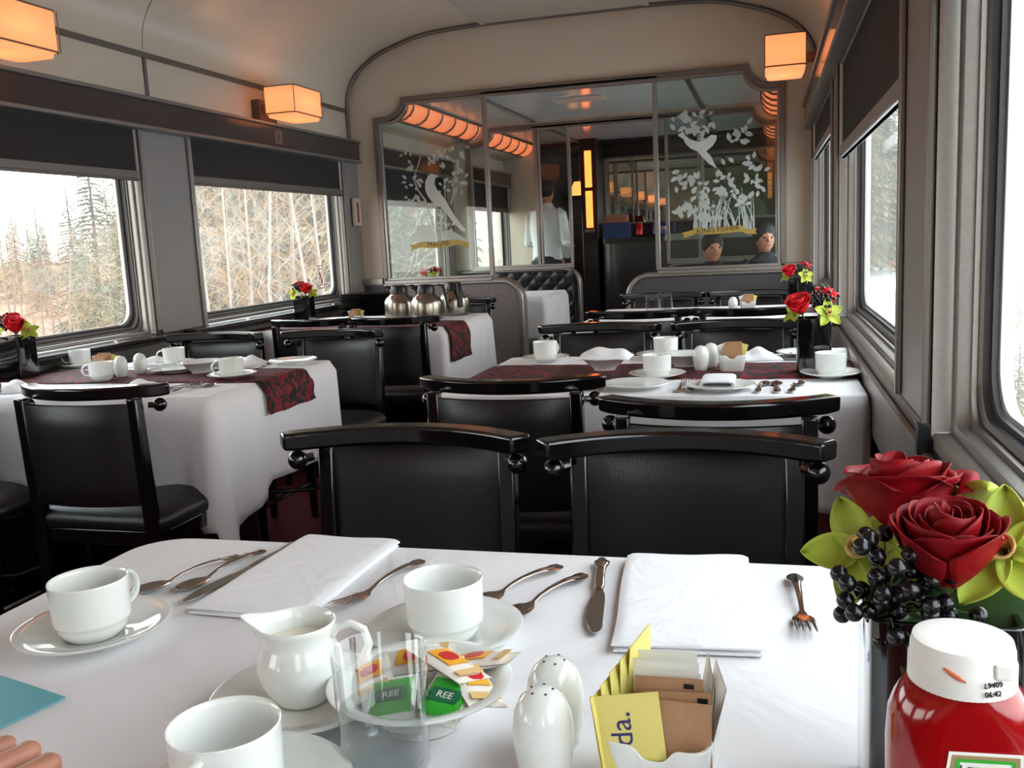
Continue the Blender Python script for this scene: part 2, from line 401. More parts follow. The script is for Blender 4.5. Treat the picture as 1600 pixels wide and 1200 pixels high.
# windows -----------------------------------------------------------
def xz(Y): return Matrix(((1, 0, 0, 0), (0, 0, -1, Y), (0, 1, 0, 0), (0, 0, 0, 1)))
SB = {(-1, 3): 1.49, (-1, 4): 1.49, (1, 3): 1.385, (1, 4): 1.52, (1, 2): 1.475, (-1, 5): 1.45, (-1, 6): 1.45}
n_w = 0
for s in (-1, 1):
    for i, (y0, y1) in enumerate(WIN):
        n_w += 1
        root = bpy.data.objects.new('window_%d' % n_w, None); COL.objects.link(root); root['kind'] = 'structure'
        root.location = (X(s, 1.448), (y0+y1)/2, .815)
        cy, cz = (y0+y1)/2, (.868+1.66)/2
        def fr(steps, seg=5):
            mb = MB(); R = []
            for e, u, r in steps:
                R.append([(s*(u-1.448), a, b+cz-.815) for a, b in rrect(y1-y0+2*e, 1.66-.868+2*e, r, seg)])
            return mb.loft(R, cap=False)
        fr([(.06, 1.54, .004), (.06, 1.450, .004), (.052, 1.444, .004), (.046, 1.450, .004), (.046, 1.474, .004), (.040, 1.472, .01), (.032, 1.476, .02), (.030, 1.494, .03)]).build('frame', alu, root, angle=50)
        fr([(.030, 1.494, .03), (.022, 1.494, .05), (.022, 1.506, .05), (.018, 1.502, .055), (.010, 1.506, .06)]).build('inner_frame', alud, root, angle=50)
        fr([(.010, 1.506, .06), (.008, 1.516, .065), (0, 1.516, .07), (0, 1.532, .07)]).build('gasket', gasket, root, angle=50)
        fr([(-.001, 1.524, .07), (-.006, 1.526, .07), (-.006, 1.534, .07), (-.001, 1.545, .07)]).build('outer_frame', alu, root, angle=50)
        g = MB()
        P = [(s*.078, a, b+cz-.815) for a, b in rrect(y1-y0+.01, 1.66-.868+.01, .07, 5)]
        Q = [(s*.082, a, b+cz-.815) for a, b in rrect(y1-y0+.01, 1.66-.868+.01, .07, 5)]
        g.loft([P, Q]); g.build('pane', winglass, root, angle=30)
        zb = SB.get((s, i), 1.46)
        m2 = MB(); a, b = sorted((s*.006, s*.009)); m2.box(a, b, y0-.05-cy, y1+.05-cy, zb+.04-.815, 1.73-.815); m2.build('shade', shadef, root)
        m2 = MB(); a, b = sorted((-s*.002, s*.018)); m2.box(a, b, y0-.055-cy, y1+.055-cy, zb-.815, zb+.045-.815)
        a, b = sorted((-s*.008, s*.018)); m2.box(a, b, y0-.055-cy, y1+.055-cy, zb-.815, zb+.012-.815)
        m2.build('shade_rail', alud if s < 0 else pillarp, root, bevel=.004)
        m2 = MB()                                        # guide rod with its black foot
        m2.cyl((s*-.010, y1+.066-cy, .02), (s*-.010, y1+.066-cy, .9), .007, 8); m2.build('guide_rod', alud, root)
        m2 = MB(); m2.box(*sorted((-s*.024, s*.002)), y1+.054-cy, y1+.078-cy, -.03, .02)
        m2.build('rod_foot', blackpl, root, bevel=.002)
        if s > 0:
            for k in range(3):
                m2 = MB(); m2.sphere((.024, -.5+k*.5, -.017), .012, 10, sc_=(1, 1, .45)); m2.build('screw', chrome, root)
        if s < 0 and i == 4:                             # emergency exit sticker
            st = MB()
            for (a0, a1, b0, b1) in ((5.315, 5.385, 1.035, 1.04), (5.315, 5.385, 1.055, 1.06), (5.315, 5.32, 1.035, 1.06), (5.38, 5.385, 1.035, 1.06),
                                     (5.315, 5.385, .915, .92), (5.315, 5.385, .935, .94), (5.315, 5.32, .915, .94), (5.38, 5.385, .915, .94),
                                     (5.325, 5.332, .945, 1.03), (5.362, 5.369, .94, 1.03)):
                st.box(-.0742, -.0736, a0-cy, a1-cy, b0-.815, b1-.815)
            st.add([(-.0736, 5.33-cy, .20), (-.0736, 5.345-cy, .20), (-.0736, 5.365-cy, .13), (-.0736, 5.35-cy, .13)], [(0, 1, 2, 3), (3, 2, 1, 0)])
            st.build('exit_sticker', mat('red_sticker', (170, 30, 34), .5), root, smooth=False)

# partition wall (an arch over the glazed screen) ---------------------
def notch(s):
    pts = [(XC+s*1.285, .92), (XC+s*1.285, 1.978)]
    for k in range(9):
        t = PI/2*k/8; pts.append((XC+s*(1.235-.15*math.sin(t)), 2.093-.115*math.cos(t)))
    return pts
NL, NR = notch(-1), notch(1)
def partition_wall(Y, top, name, m_):
    o = top+list(reversed(NR))
    pts = [(X(-1, 1.485), .90)]+top+[(X(1, 1.485), .90)]+[NR[0]]+NR[1:]+list(reversed(NL))
    return MB().poly(pts, .07, xz(Y+.07)).build(name, m_, kind='structure', smooth=False)
partition_wall(YP1, full, 'wall_partition', cream)
partition_wall(YP2, [(X(-1, 1.485), 2.16), (X(1, 1.485), 2.16)], 'wall_partition', cream)
def sweep(mb, path, w, y0, y1, closed=False):
    n = len(path); R = []
    for i, p in enumerate(path):
        a = path[(i-1) % n] if closed else path[max(i-1, 0)]; b = path[(i+1) % n] if closed else path[min(i+1, n-1)]
        d1 = Vector((p[0]-a[0], p[1]-a[1])); d2 = Vector((b[0]-p[0], b[1]-p[1]))
        if d1.length < 1e-7: d1 = d2
        if d2.length < 1e-7: d2 = d1
        d1.normalize(); d2.normalize(); n1 = Vector((-d1.y, d1.x)); n2 = Vector((-d2.y, d2.x)); nn = n1+n2; nn.normalize(); k = w/max(.3, nn.dot(n1))
        R.append([(p[0]+nn.x*k, y0, p[1]+nn.y*k), (p[0]-nn.x*k, y0, p[1]-nn.y*k), (p[0]-nn.x*k, y1, p[1]-nn.y*k), (p[0]+nn.x*k, y1, p[1]+nn.y*k)])
    mb.loft(R, loop=closed, cap=not closed); return mb
def screen(Y, xm, narrow, label, names):
    """glazed aluminium screen; xm = offset of the mullions from the centre line"""
    root = thing('glazed_screen', label, 'partition', (0, 0, 0))
    path = NL+list(reversed(NR))
    mb = MB(); sweep(mb, [(x, z) for x, z in path], .016, Y-.03, Y+.02); mb.build('frame', alud, root, bevel=.003)
    def off(p, d): return [(XC+(x-XC)*(1-d/1.285), z-(d if z > 1.5 else 0)) for x, z in p]
    sweep(MB(), off(path, .024), .008, Y-.022, Y+.012).build('inner_frame', alu, root, bevel=.002)
    for s in (-1, 1):
        xa, xb = sorted((XC+s*1.29, XC+s*(xm if not narrow else .395)))
        b = MB().box(xa, xb, Y-.045, Y+.02, .905, .928); b.box(xa, xb, Y-.03, Y+.01, .928, .945); b.build('bottom_rail', alu, root, bevel=.003)
        MB().box(XC+s*xm-.014, XC+s*xm+.014, Y-.024, Y+.014, .93, 2.085).build('mullion', alu, root, bevel=.004)
        if narrow:
            MB().box(XC+s*(xm-.03)-.010, XC+s*(xm-.03)+.010, Y-.024, Y+.014, .93, 2.085).build('mullion', alu, root, bevel=.004)
            MB().box(XC+s*.405-.013, XC+s*.405+.013, Y-.024, Y+.014, .93, 2.085).build('mullion', alu, root, bevel=.004)
            xa, xb = sorted((XC+s*(xm-.04), XC+s*.42)); MB().box(xa, xb, Y-.004, Y+.002, .945, 2.08).build('narrow_pane', partglass, root)
        N = NL if s < 0 else NR
        pts = N+[(XC+s*xm, 2.09), (XC+s*xm, .92)]
        MB().poly(pts, .006, xz(Y+.003)).build('glass_pane', partglass, root, smooth=False)
    MB().box(XC-xm-.02, XC+xm+.02, Y-.03, Y+.015, 2.078, 2.094).build('header_bar', alud, root, bevel=.002)
    return root
scr1 = screen(YP1, .54, False, 'aluminium framed screen with two large etched glass panes and notched top corners', None)
scr2 = screen(YP2, .69, True, 'plain aluminium framed glass screen further back behind the etched screen', None)

# etched pictures on the two front panes -----------------------------
def E1(cx, cy): p = at(580+cx*300/1059, 120+cy*340/1200, 1, YP1-.006); return (p.x, p.z)
def E2(cx, cy): p = at(1000+cx*260/867, 100+cy*360/1200, 1, YP1-.006); return (p.x, p.z)
def leafpts(c, a, L, wd):
    ca, sa = math.cos(a), math.sin(a); out = []
    prof = [(0, 0), (.25, .38), (.5, .5), (.75, .32), (1, 0), (.75, -.32), (.5, -.5), (.25, -.38)]
    return [(c[0]+L*t*ca-wd*v*sa, c[1]+L*t*sa+wd*v*ca) for t, v in prof]
def strip(pts, w0, w1):
    n = len(pts); l = []; r = []
    for i, p in enumerate(pts):
        a = pts[max(i-1, 0)]; b = pts[min(i+1, n-1)]; dx, dy = b[0]-a[0], b[1]-a[1]; L = math.hypot(dx, dy) or 1; ww = (w0+(w1-w0)*i/(n-1))/2
        l.append((p[0]-dy/L*ww, p[1]+dx/L*ww)); r.append((p[0]+dy/L*ww, p[1]-dx/L*ww))
    return l+list(reversed(r))
TE = xz(YP1-.0045)
rnd = random.Random(3)
mb = MB()
def leafcluster(E, spots, smin=.028, smax=.044, n=5, rad=.03):
    for (cx, cy) in spots:
        c = E(cx, cy)
        for k in range(n):
            a = rnd.uniform(0, 2*PI); L = rnd.uniform(smin, smax)
            q = (c[0]+rnd.uniform(-rad, rad), c[1]+rnd.uniform(-rad, rad)); mb.poly(leafpts(q, a, L, L*.55), .0004, TE)
leafcluster(E1, [(195, 440), (215, 505), (200, 585), (245, 565), (235, 655), (250, 695), (275, 700), (205, 665), (340, 455), (385, 490), (430, 420), (495, 415), (470, 455), (350, 470), (380, 440), (470, 560), (430, 590), (490, 520), (510, 575), (395, 600), (485, 600), (420, 815), (440, 880), (400, 800)], n=4)
for br in ([(275, 430), (255, 500), (232, 560), (255, 620), (290, 670), (320, 750), (345, 830), (380, 890)], [(480, 600), (455, 640), (440, 700)], [(240, 560), (270, 610)], [(360, 700), (355, 800), (350, 900)], [(380, 740), (385, 900)]):
    mb.poly(strip([E1(*p) for p in br], .006, .012), .0004, TE)
mb.build('etched_foliage', etch, scr1, smooth=False)
mb = MB(); mb.poly([E1(*p) for p in ((200, 915), (215, 880), (240, 860), (250, 830), (290, 815), (330, 820), (350, 860), (400, 850), (440, 845), (500, 880), (535, 905), (530, 920), (370, 912))], .0004, TE)
mb.build('etched_ground', etch, scr1, smooth=False)
mb = MB(); mb.poly([E1(*p) for p in ((312, 545), (330, 533), (350, 540), (372, 548), (352, 560), (348, 590), (362, 620), (385, 645), (410, 680), (432, 720), (460, 765), (500, 815), (528, 848), (500, 852), (470, 820), (440, 790), (412, 750), (385, 720), (360, 712), (335, 690), (310, 655), (298, 625), (297, 580))], .0008, TE)
mb.build('etched_magpie', etch2, scr1, smooth=False)
mb = MB()
for q in (((306, 600), (330, 620), (360, 660), (400, 710), (350, 690), (318, 650)), ((410, 725), (470, 800), (505, 840), (440, 775))):
    mb.poly([E1(*p) for p in q], .0012, TE)
mb.build('etched_wing', etch2, scr1, smooth=False)
def banner(E, pts_c, tails, parent):
    b = MB()
    b.poly([E(*p) for p in pts_c], .0009, TE)
    for t in tails: b.poly([E(*p) for p in t], .0006, TE)
    return b.build('gold_banner', gold, parent, smooth=False)
bn = banner(E1, ((272, 908), (350, 912), (420, 900), (480, 895), (484, 925), (420, 938), (350, 945), (275, 942)), (((210, 930), (275, 912), (272, 940), (215, 962), (228, 945)), ((478, 898), (545, 915), (535, 930), (545, 948), (480, 925))), scr1)
p = E1(372, 922); text_obj('MAGPIE', .043, ink, bn, (p[0], YP1-.0058, p[1]), (PI/2, -.03, 0), 'lettering', sx=1.05)
mb = MB()
leafcluster(E2, [(250, 295), (280, 310), (300, 350), (220, 320), (330, 290), (240, 610), (225, 590), (270, 590), (330, 640), (350, 650), (590, 625), (600, 520), (570, 560), (560, 680), (500, 360), (540, 365), (400, 690), (440, 640), (450, 560), (520, 700), (300, 720), (340, 770), (290, 780), (240, 770)], .032, .056, 7, .055)
for k in range(46):
    x0 = rnd.uniform(270, 600); h = rnd.uniform(90, 230); lean = rnd.uniform(-80, 60)
    pts = []
    for i in range(6):
        t = i/5; pts.append(E2(x0+lean*t*t, 860-h*t+(30*t**3 if abs(lean) > 50 else 0)))
    mb.poly(strip(pts, .009, .002), .0004, TE)
mb.build('etched_foliage', etch, scr1, smooth=False)
mb = MB(); mb.poly([E2(*p) for p in ((196, 372), (225, 350), (236, 372), (262, 392), (300, 405), (330, 400), (372, 368), (400, 372), (398, 395), (380, 425), (345, 455), (370, 480), (400, 545), (360, 520), (320, 480), (300, 455), (262, 440), (238, 415), (225, 390))], .0008, TE)
mb.build('etched_kingfisher', etch2, scr1, smooth=False)
bn = banner(E2, ((280, 852), (350, 858), (430, 848), (530, 838), (530, 872), (430, 882), (350, 888), (282, 882)), (((217, 880), (285, 862), (282, 890), (222, 908), (232, 893)), ((528, 842), (560, 862), (610, 856), (600, 872), (610, 884), (555, 885), (526, 868))), scr1)
p = E2(406, 862); text_obj('KING FISHER', .043, ink, bn, (p[0], YP1-.0058, p[1]), (PI/2, -.05, 0), 'lettering', sx=1.05)

# low walls under the screens -----------------------------------------
def lowwall(Y, s, u_in, name, m_, th=.08, z=.90, xin=None):
    r = .13; xi = XC+s*u_in; xo = XC+s*1.448
    arc = [(xi+s*(r-r*math.cos(t)), z-r+r*math.sin(t)) for t in [PI/2*k/8 for k in range(9)]]
    pts = [(xi, 0)]+arc+[(xo, z), (xo, 0)]
    o = MB().poly(pts, th, xz(Y+th)).build(name, m_, kind='structure', smooth=False)
    sweep(MB(), [(xi, .0)]+arc+[(xo, z)], .016, Y-.012, Y+th+.012).build('edge_trim', alu, o, bevel=.008)
    return o
lowwall(5.83, -1, .35, 'wall_low_left', lamin); lowwall(5.83, 1, .35, 'wall_low_right', lamdark)
lowwall(7.80, -1, .36, 'wall_low_left', lamdark); lowwall(7.80, 1, .36, 'wall_low_right', lamdark)
for s in (-1, 1):       # rail band on the partition corners
    xa, xb = sorted((X(s, 1.448), X(s, 1.30))); MB().box(xa, xb, 5.80, 5.835, .905, .945).build('trim_12', alu, kind='structure', bevel=.003)
MB().box(-2.63, -2.50, 5.815, 5.832, .62, .90).build('trim_12', lamdark, kind='structure')

# middle compartment ceiling with glowing coves -----------------------
coveg = mat('cove_panel', (240, 160, 120), .35, emit=(255, 128, 80), estr=.62)
for (ya, yb, cm) in ((5.92, YP2, midceil), (YP2+.07, 9.75, midceil)):
    MB().box(X(-1, 1.60), X(1, 1.60), ya, yb, 2.14, 2.19).build('ceiling', cm, kind='structure', smooth=False)
    for s in (-1, 1):
        c = thing('cove_light', ('orange lit ceiling cove, ' + ('left' if s < 0 else 'right') + ' side, ' + ('just behind the etched screen' if ya < 7 else 'beyond the second screen')), 'light', (0, 0, 0))
        y = ya
        k = 0
        prof = [(1.16, 2.135), (1.165, 2.09), (1.19, 2.055), (1.23, 2.03), (1.28, 2.022)]
        while y < yb-.02:
            y2 = min(y+.30, yb)
            mb = MB().grid(lambda a, b: (X(s, prof[int(round(a*4))][0]), y+.012+(y2-y-.024)*b, prof[int(round(a*4))][1]), 4, 1)
            mb.build('cove_panel', coveg, c, solid=.003)
            MB().tube([(X(s, u_), y, z_-.004) for u_, z_ in prof], .011, 6).build('rib', alud, c)
            y = y2
        for (u_, z_) in (prof[0], prof[-1]):
            MB().box(X(s, u_)-.01, X(s, u_)+.01, ya, yb, z_-.012, z_+.01).build('edge_rail', alud, c, bevel=.003)
        mb = MB().grid(lambda a, b: (X(s, 1.285+.2*a), ya+(yb-ya)*b, 2.028-.05*a), 1, 1); mb.build('trim_13', cream, kind='structure', solid=.004)
        MB().box(X(s, .70)-.018, X(s, .70)+.018, ya, yb, 2.128, 2.139).build('trim_13', alud, kind='structure', bevel=.003)
MB().box(-1.5, -1.12, 6.68, 6.9, 2.130, 2.139).build('trim_14', ceilp, kind='structure', bevel=.003)
# galley end -----------------------------------------------------------
darkpan = mat('dark_galley_panel', (30, 24, 24), .35, var=.15)
MB().box(X(-1, 1.6), -2.30, 9.62, 9.70, 0, 2.15).build('wall_galley', cream, kind='structure', smooth=False)
MB().box(-1.68, X(1, 1.6), 9.92, 10.0, 0, 2.15).build('wall_galley', darkpan, kind='structure', smooth=False)
MB().box(-2.34, -2.30, 9.62, Y1, 0, 2.15).build('wall_galley', darkpan, kind='structure', smooth=False)
MB().box(X(-1, 1.6), X(1, 1.6), 9.75, Y1, 2.10, 2.19).build('ceiling', darkpan, kind='structure', smooth=False)
mr = thing('wall_mirror', 'wide framed mirror above the galley counter reflecting the car', 'mirror', (-.72, 9.91, 1.62))
MB().box(-.93, .93, -.006, 0, -.33, .33).build('mirror_glass', mirror, mr, smooth=False)
fb = MB()
for a in ((-.96, .96, -.02, .0, .33, .35), (-.96, .96, -.02, 0, -.35, -.33), (-.96, -.93, -.02, 0, -.35, .35), (.93, .96, -.02, 0, -.35, .35), (-.66, -.64, -.02, 0, -.33, .33)): fb.box(*a)
fb.build('mirror_frame', alud, mr, bevel=.002)
# lit post
lp = thing('lamp_post', 'tall dark post with two glowing orange lamp panels by the galley', 'lamp', (-1.76, 9.55, 0))
MB().box(-.085, .085, -.05, .35, 0, 2.14).build('post', darkpan, lp, bevel=.01)
og = mat('orange_lamp', (255, 150, 80), .4, emit=(255, 120, 50), estr=2.2)
for a, b in ((1.25, 1.62), (1.655, 2.02)): MB().box(-.035, .035, -.066, -.05, a, b).build('lamp_panel', og, lp, bevel=.006)
MB().box(-.05, .05, -.075, -.05, 1.20, 1.235).build('lamp_cap', alud, lp, bevel=.004)
ct = thing('galley_counter', 'dark curved counter with steel edged top below the mirror', 'counter', (-.68, 9.5, 0))
mb = MB(); rr = rrect(1.84, .72, .2, 6); mb.loft([[(x, y+.02, 0) for x, y in rr], [(x, y+.02, 1.08) for x, y in rr]]); mb.build('body', darkpan, ct)
rr = rrect(1.3, .76, .12, 6); mb = MB(); mb.loft([[(x+.33, y+.02, 1.08) for x, y in rr], [(x+.33, y+.02, 1.15) for x, y in rr]]); mb.build('worktop', alu, ct, bevel=.006)
rr = rrect(.58, .6, .05, 6); mb = MB(); mb.loft([[(x-.62, y+.02, 1.08) for x, y in rr], [(x-.62, y+.02, 1.13) for x, y in rr]]); mb.build('side_shelf', blackpl, ct)
def can(loc, colr, label, band=None):
    t = thing('drink_can', label, 'can', loc, 0, 'drink cans on the galley counter')
    MB().lathe([(0, 0), (.026, 0), (.033, .008), (.033, .11), (.027, .12), (0, .119)], 16).build('body', mat('can_'+label[:8], colr, .25, metal=.4), t)
    MB().lathe([(.024, .1205), (.027, .1235), (.0275, .1205)], 16).build('rim', alu, t)
    if band: MB().lathe([(.0334, .045), (.0334, .075)], 16).build('band', mat('canband_'+label[:6], band, .3), t)
can((-1.22, 9.22, 1.151), (176, 20, 26), 'red drink can on the galley counter, leftmost of the cans')
can((-1.06, 9.22, 1.151), (96, 100, 120), 'grey drink can between the red can and the blue can')
can((-.98, 9.2, 1.151), (28, 50, 120), 'blue drink can with pale band on the galley counter', (170, 120, 90))
can((-.895, 9.22, 1.151), (24, 36, 90), 'dark blue drink can at the right end of the counter row')
bxm = MB().box(-.13, .13, -.08, .08, 0, .15); o = bxm.build('blue_box', mat('blue_card', (40, 60, 110), .6), None, bevel=.005); o.location = (-1.45, 9.28, 1.131); tag(o, 'blue cardboard box on the counter beside the lamp post', 'box')
o = MB().box(-.11, .11, -.07, .07, 0, .08).build('brown_box', mat('brown_card', (150, 104, 74), .7), None, bevel=.003); o.location = (-1.45, 9.28, 1.282); tag(o, 'brown carton stacked on the blue box', 'box')
o = MB().box(-.09, .09, -.06, .06, 0, .075).build('tray_box', blackpl, None, bevel=.01); o.location = (-.76, 9.24, 1.151); tag(o, 'black condiment tray right of the drink cans', 'tray')
# galley shelves and lamp seen through the narrow pane
sh = thing('galley_shelf', 'dark galley shelf unit with warm wooden slats beside the lamp post', 'shelf', (-2.02, 10.7, 0))
MB().box(-.26, .26, 0, .35, 0, 1.15).build('base_cabinet', darkpan, sh)
for z in (1.35, 1.6): MB().box(-.26, .26, .0, .3, z, z+.025).build('shelf_board', darkpan, sh)
wood = mat('warm_wood', (150, 90, 40), .5)
for k in range(3): MB().box(-.08+k*.09, -.05+k*.09, .0, .02, 1.72, 2.08).build('slat', wood, sh)
pl = thing('pendant_lamp', 'warm shaded lamp glowing in the dark galley', 'lamp', (-2.0, 10.2, 1.62))
MB().lathe([(.05, .14), (.12, 0)], 20).build('lamp_shade', mat('galley_shade', (235, 190, 120), .6, emit=(255, 180, 90), estr=.9), pl, solid=.003)
MB().cyl((0, 0, .14), (0, 0, .48), .006, 8).build('stem', blackpl, pl)
ll = bpy.data.lights.new('galley_bulb', 'POINT'); ll.energy = 3; ll.color = (1, .6, .3); ll.shadow_soft_size = .04; lo = bpy.data.objects.new('galley_bulb', ll); COL.objects.link(lo); lo.location = (-2.0, 10.2, 1.66)

# wall sconces ----------------------------------------------------------
def make_sconce():
    r = thing('wall_sconce', 'x', 'lamp')
    # local: wall at x=0, lamp sticks out to +x, long axis y
    MB().box(.0, .05, -.09, .09, -.075, .04).build('bracket', lampbr, r, bevel=.004)
    MB().box(.04, .13, -.04, .04, -.02, .02).build('arm', lampbr, r, bevel=.004)
    q = rrect(.18, .32, .025, 3)
    mb = MB(); mb.loft([[(x+.205, y, -.055) for x, y in q], [(x+.205, y, .085) for x, y in q]], cap=False); MB().sphere((.205, .0, .01), .022, 12).build('bulb', bulbm, r); mb.build('diffuser', shadeg, r, solid=.002)
    q2 = rrect(.165, .305, .03, 3); mb = MB(); mb.loft([[(x+.205, y, -.072) for x, y in q2], [(x+.205, y, -.057) for x, y in q2]]); mb.build('bottom_panel', shadeg, r, bevel=.004)
    for z in (-.056, .082):
        mb = MB()
        mb.loft([[(x+.205, y, z+dz) for x, y in rrect(.18+2*e, .32+2*e, .027, 3)] for e, dz in ((0, 0), (.004, 0), (.004, .006), (0, .006))], loop=True)
        mb.build('band', lampfr, r)
    for x, y in ((.295, -.16), (.295, .16), (.115, -.16), (.115, .16)): MB().cyl((x, y, -.055), (x, y, .084), .0025, 6).build('corner_post', lampfr, r)
    for y in (-.1, .1): MB().cyl((.205, y, .086), (.205, y, .094), .005, 8).build('finial', lampfr, r)
    return r
scon = Proto(make_sconce())
sn = {(-1, 4.71): 'lit orange sconce on the left wall next to the partition', (-1, 2.70): 'lit orange sconce on the left wall at the near edge of view', (1, 4.71): 'lit orange sconce on the right wall above the notched screen corner'}
for s in (-1, 1):
    for y in (4.71, 2.70, .69, -1.32, -3.33):
        scon.put((XC+s*1.484, y, 1.932), 0 if s < 0 else PI, sn.get((s, y), 'lit sconce on the %s wall behind the viewer, reflected only' % SIDE[s]), 'wall sconces along the car')
bx = thing('wall_box', 'small pale box with a red strip on the left corner pillar', 'box', (X(-1, 1.436), 5.735, 1.30))
MB().box(0, .03, -.04, .04, 0, .18).build('body', cream, bx, bevel=.004)
MB().box(.03, .032, -.03, .0, .02, .15).build('red_strip', mat('dull_red', (150, 70, 60), .5), bx)

# ------------------------------------------------------------------ furniture
def arcx(t, w, bow):                      # t -1..1 -> (x, y) along the bowed back
    return (t*w/2, -bow*(1-t*t))
def make_chair():
    """sitter faces +y; the back is at y = -.23; the rail wraps forward at its ends"""
    r = thing('dining_chair', 'x', 'chair')
    sq = rrect(.43, .42, .06, 4)
    mb = MB(); prof = [(-.02, .425), (0, .432), (.004, .448), (0, .464), (-.012, .477), (-.035, .488), (-.075, .495), (-.13, .498)]
    R = []
    for e, z in prof: R.append([(x*(1+2*e/.43), y*(1+2*e/.42)+.0, z) for x, y in sq])
    mb.loft(R); mb.build('seat', leather, r, angle=50)
    mb = MB(); mb.loft([[(x*.98, y*.98, z) for x, y in sq] for z in (.385, .43)]); mb.build('seat_frame', blackw, r, bevel=.004)
    # upholstered backrest
    bow = .045
    def bk(side):
        def f(a, b):
            t = -1+2*a; x, y = arcx(t*.815, .40, bow); z = .505+.275*b
            puff = (1-abs(t)**6)*(1-abs(2*b-1)**8)
            return (x, -.205+y+side*(.008+.014*puff)-.012*(b-.5), z)
        return f
    mb = MB(); mb.grid(bk(1), 14, 10); mb.grid(lambda a, b: bk(-1)(1-a, b), 14, 10)
    mb.build('backrest', leather, r, angle=60)
    for s in (-1, 1):
        x = s*.178; mb = MB()
        mb.loft([[(x+dx*k, -.20+yy+dy*k, z) for dx, dy in ((-.016, -.016), (.016, -.016), (.016, .016), (-.016, .016))] for z, yy, k in ((0, -.02, .8), (.2, -.01, .95), (.42, 0, 1.05), (.6, -.012, 1), (.795, -.022, .95))])
        mb.build('back_post', blackw, r, bevel=.004)
        mb = MB(); mb.tube([(s*.185, .175, .0), (s*.185, .175, .02), (s*.185, .175, .18), (s*.185, .175, .2), (s*.185, .175, .22), (s*.185, .175, .40)], [.013, .016, .018, .022, .018, .02], 12)
        mb.build('front_leg', blackw, r)
        mb = MB(); mb.tube([(s*.182, .175, .16), (s*.178, -.21, .16)], .010, 8); mb.build('stretcher', blackw, r)
        # ball knob outside the post, on a short peg
        mb = MB(); mb.cyl((s*.19, -.185, .770), (s*.205, -.172, .768), .008, 8); mb.sphere((s*.212, -.165, .768), .0185, 14); mb.build('ball_knob', blackw, r)
    mb = MB(); mb.tube([(-.18, .175, .22), (-.06, .0, .19), (.18, -.2, .22)], .009, 8); mb.tube([(.18, .175, .22), (.06, 0, .19), (-.18, -.2, .22)], .009, 8); mb.build('cross_brace', blackw, r)
    mb = MB(); mb.tube([(-.175, -.21, .25), (.175, -.21, .25)], .009, 8); mb.build('stretcher', blackw, r)
    # crest rail: curved bar
    mb = MB(); R = []
    for k in range(21):
        t = -1+2*k/20; x, y = arcx(t, .455, .088); yc = -.139+y; tx = .455/2; ty = 2*.088*t; L = math.hypot(tx, ty); nx, ny = -ty/L, tx/L
        h0, h1 = .790, .824
        if abs(t) > .97: h0 += .003
        R.append([(x-nx*.020, yc-ny*.020, h0), (x+nx*.020, yc+ny*.020, h0), (x+nx*.022, yc+ny*.022, h1), (x-nx*.022, yc-ny*.022, h1)])
    mb.loft(R); mb.build('crest_rail', blackw, r, bevel=.006, bseg=3)
    return r
chairP = Proto(make_chair())
# (x, y of rail middle, facing): facing +1 = sitter looks to +y
def chair(x, yrail, face, label, grp, dr=0):
    y = yrail+face*.227; return chairP.put((x, y, 0), (0 if face > 0 else PI)+dr, label, grp)
chair(-.635, 1.575, -1, 'black leather chair in front at the left, facing the viewer across the near table', 'chairs at the near table')
chair(-.135, 1.545, -1, 'black leather chair in front at the right, facing the viewer across the near table', 'chairs at the near table', .02)
chair(-.615, 2.10, 1, 'black chair seen from behind between the near and middle table, aisle side', 'chairs at the middle window table')
chair(-.105, 1.80, 1, 'black chair directly behind the right front chair, its back rail just showing', 'chairs at the middle window table')
chair(-.625, 3.55, -1, 'black chair on the far side of the middle table, aisle side', 'chairs at the middle window table')
chair(-.115, 3.55, -1, 'black chair on the far side of the middle table beside the black vase', 'chairs at the middle window table')
chair(-.555, 4.02, 1, 'black chair seen from behind in the right rear group, aisle side', 'chairs at the right rear table')
chair(-.095, 4.02, 1, 'black chair seen from behind in the right rear group, window side', 'chairs at the right rear table')
chair(-.575, 5.32, -1, 'furthest black chair on the right in front of the partition, aisle side', 'chairs at the right rear table')
chair(-.095, 5.32, -1, 'furthest black chair on the right in front of the partition, window side', 'chairs at the right rear table')
chair(-1.77, 2.02, 1, 'large black chair seen from behind at the left table, aisle side', 'chairs at the left table')
chair(-2.34, 2.04, 1, 'black chair at the left edge of the picture with only its seat showing', 'chairs at the left table')
chair(-2.28, 3.52, -1, 'black chair on the far side of the left table next to the window pillar', 'chairs at the left table')
chair(-1.745, 3.54, -1, 'black chair on the far side of the left table, aisle side', 'chairs at the left table', -.03)
chair(-2.14, 4.03, 1, 'black chair backed to the left table, below the far vase of flowers', 'chairs at the coffee pot table')
chair(-1.73, 4.03, 1, 'black chair backed to the left table, in front of the coffee pots', 'chairs at the coffee pot table')
chair(-1.80, 5.40, -1, 'black chair behind the steel coffee pots near the partition', 'chairs at the coffee pot table', .1)

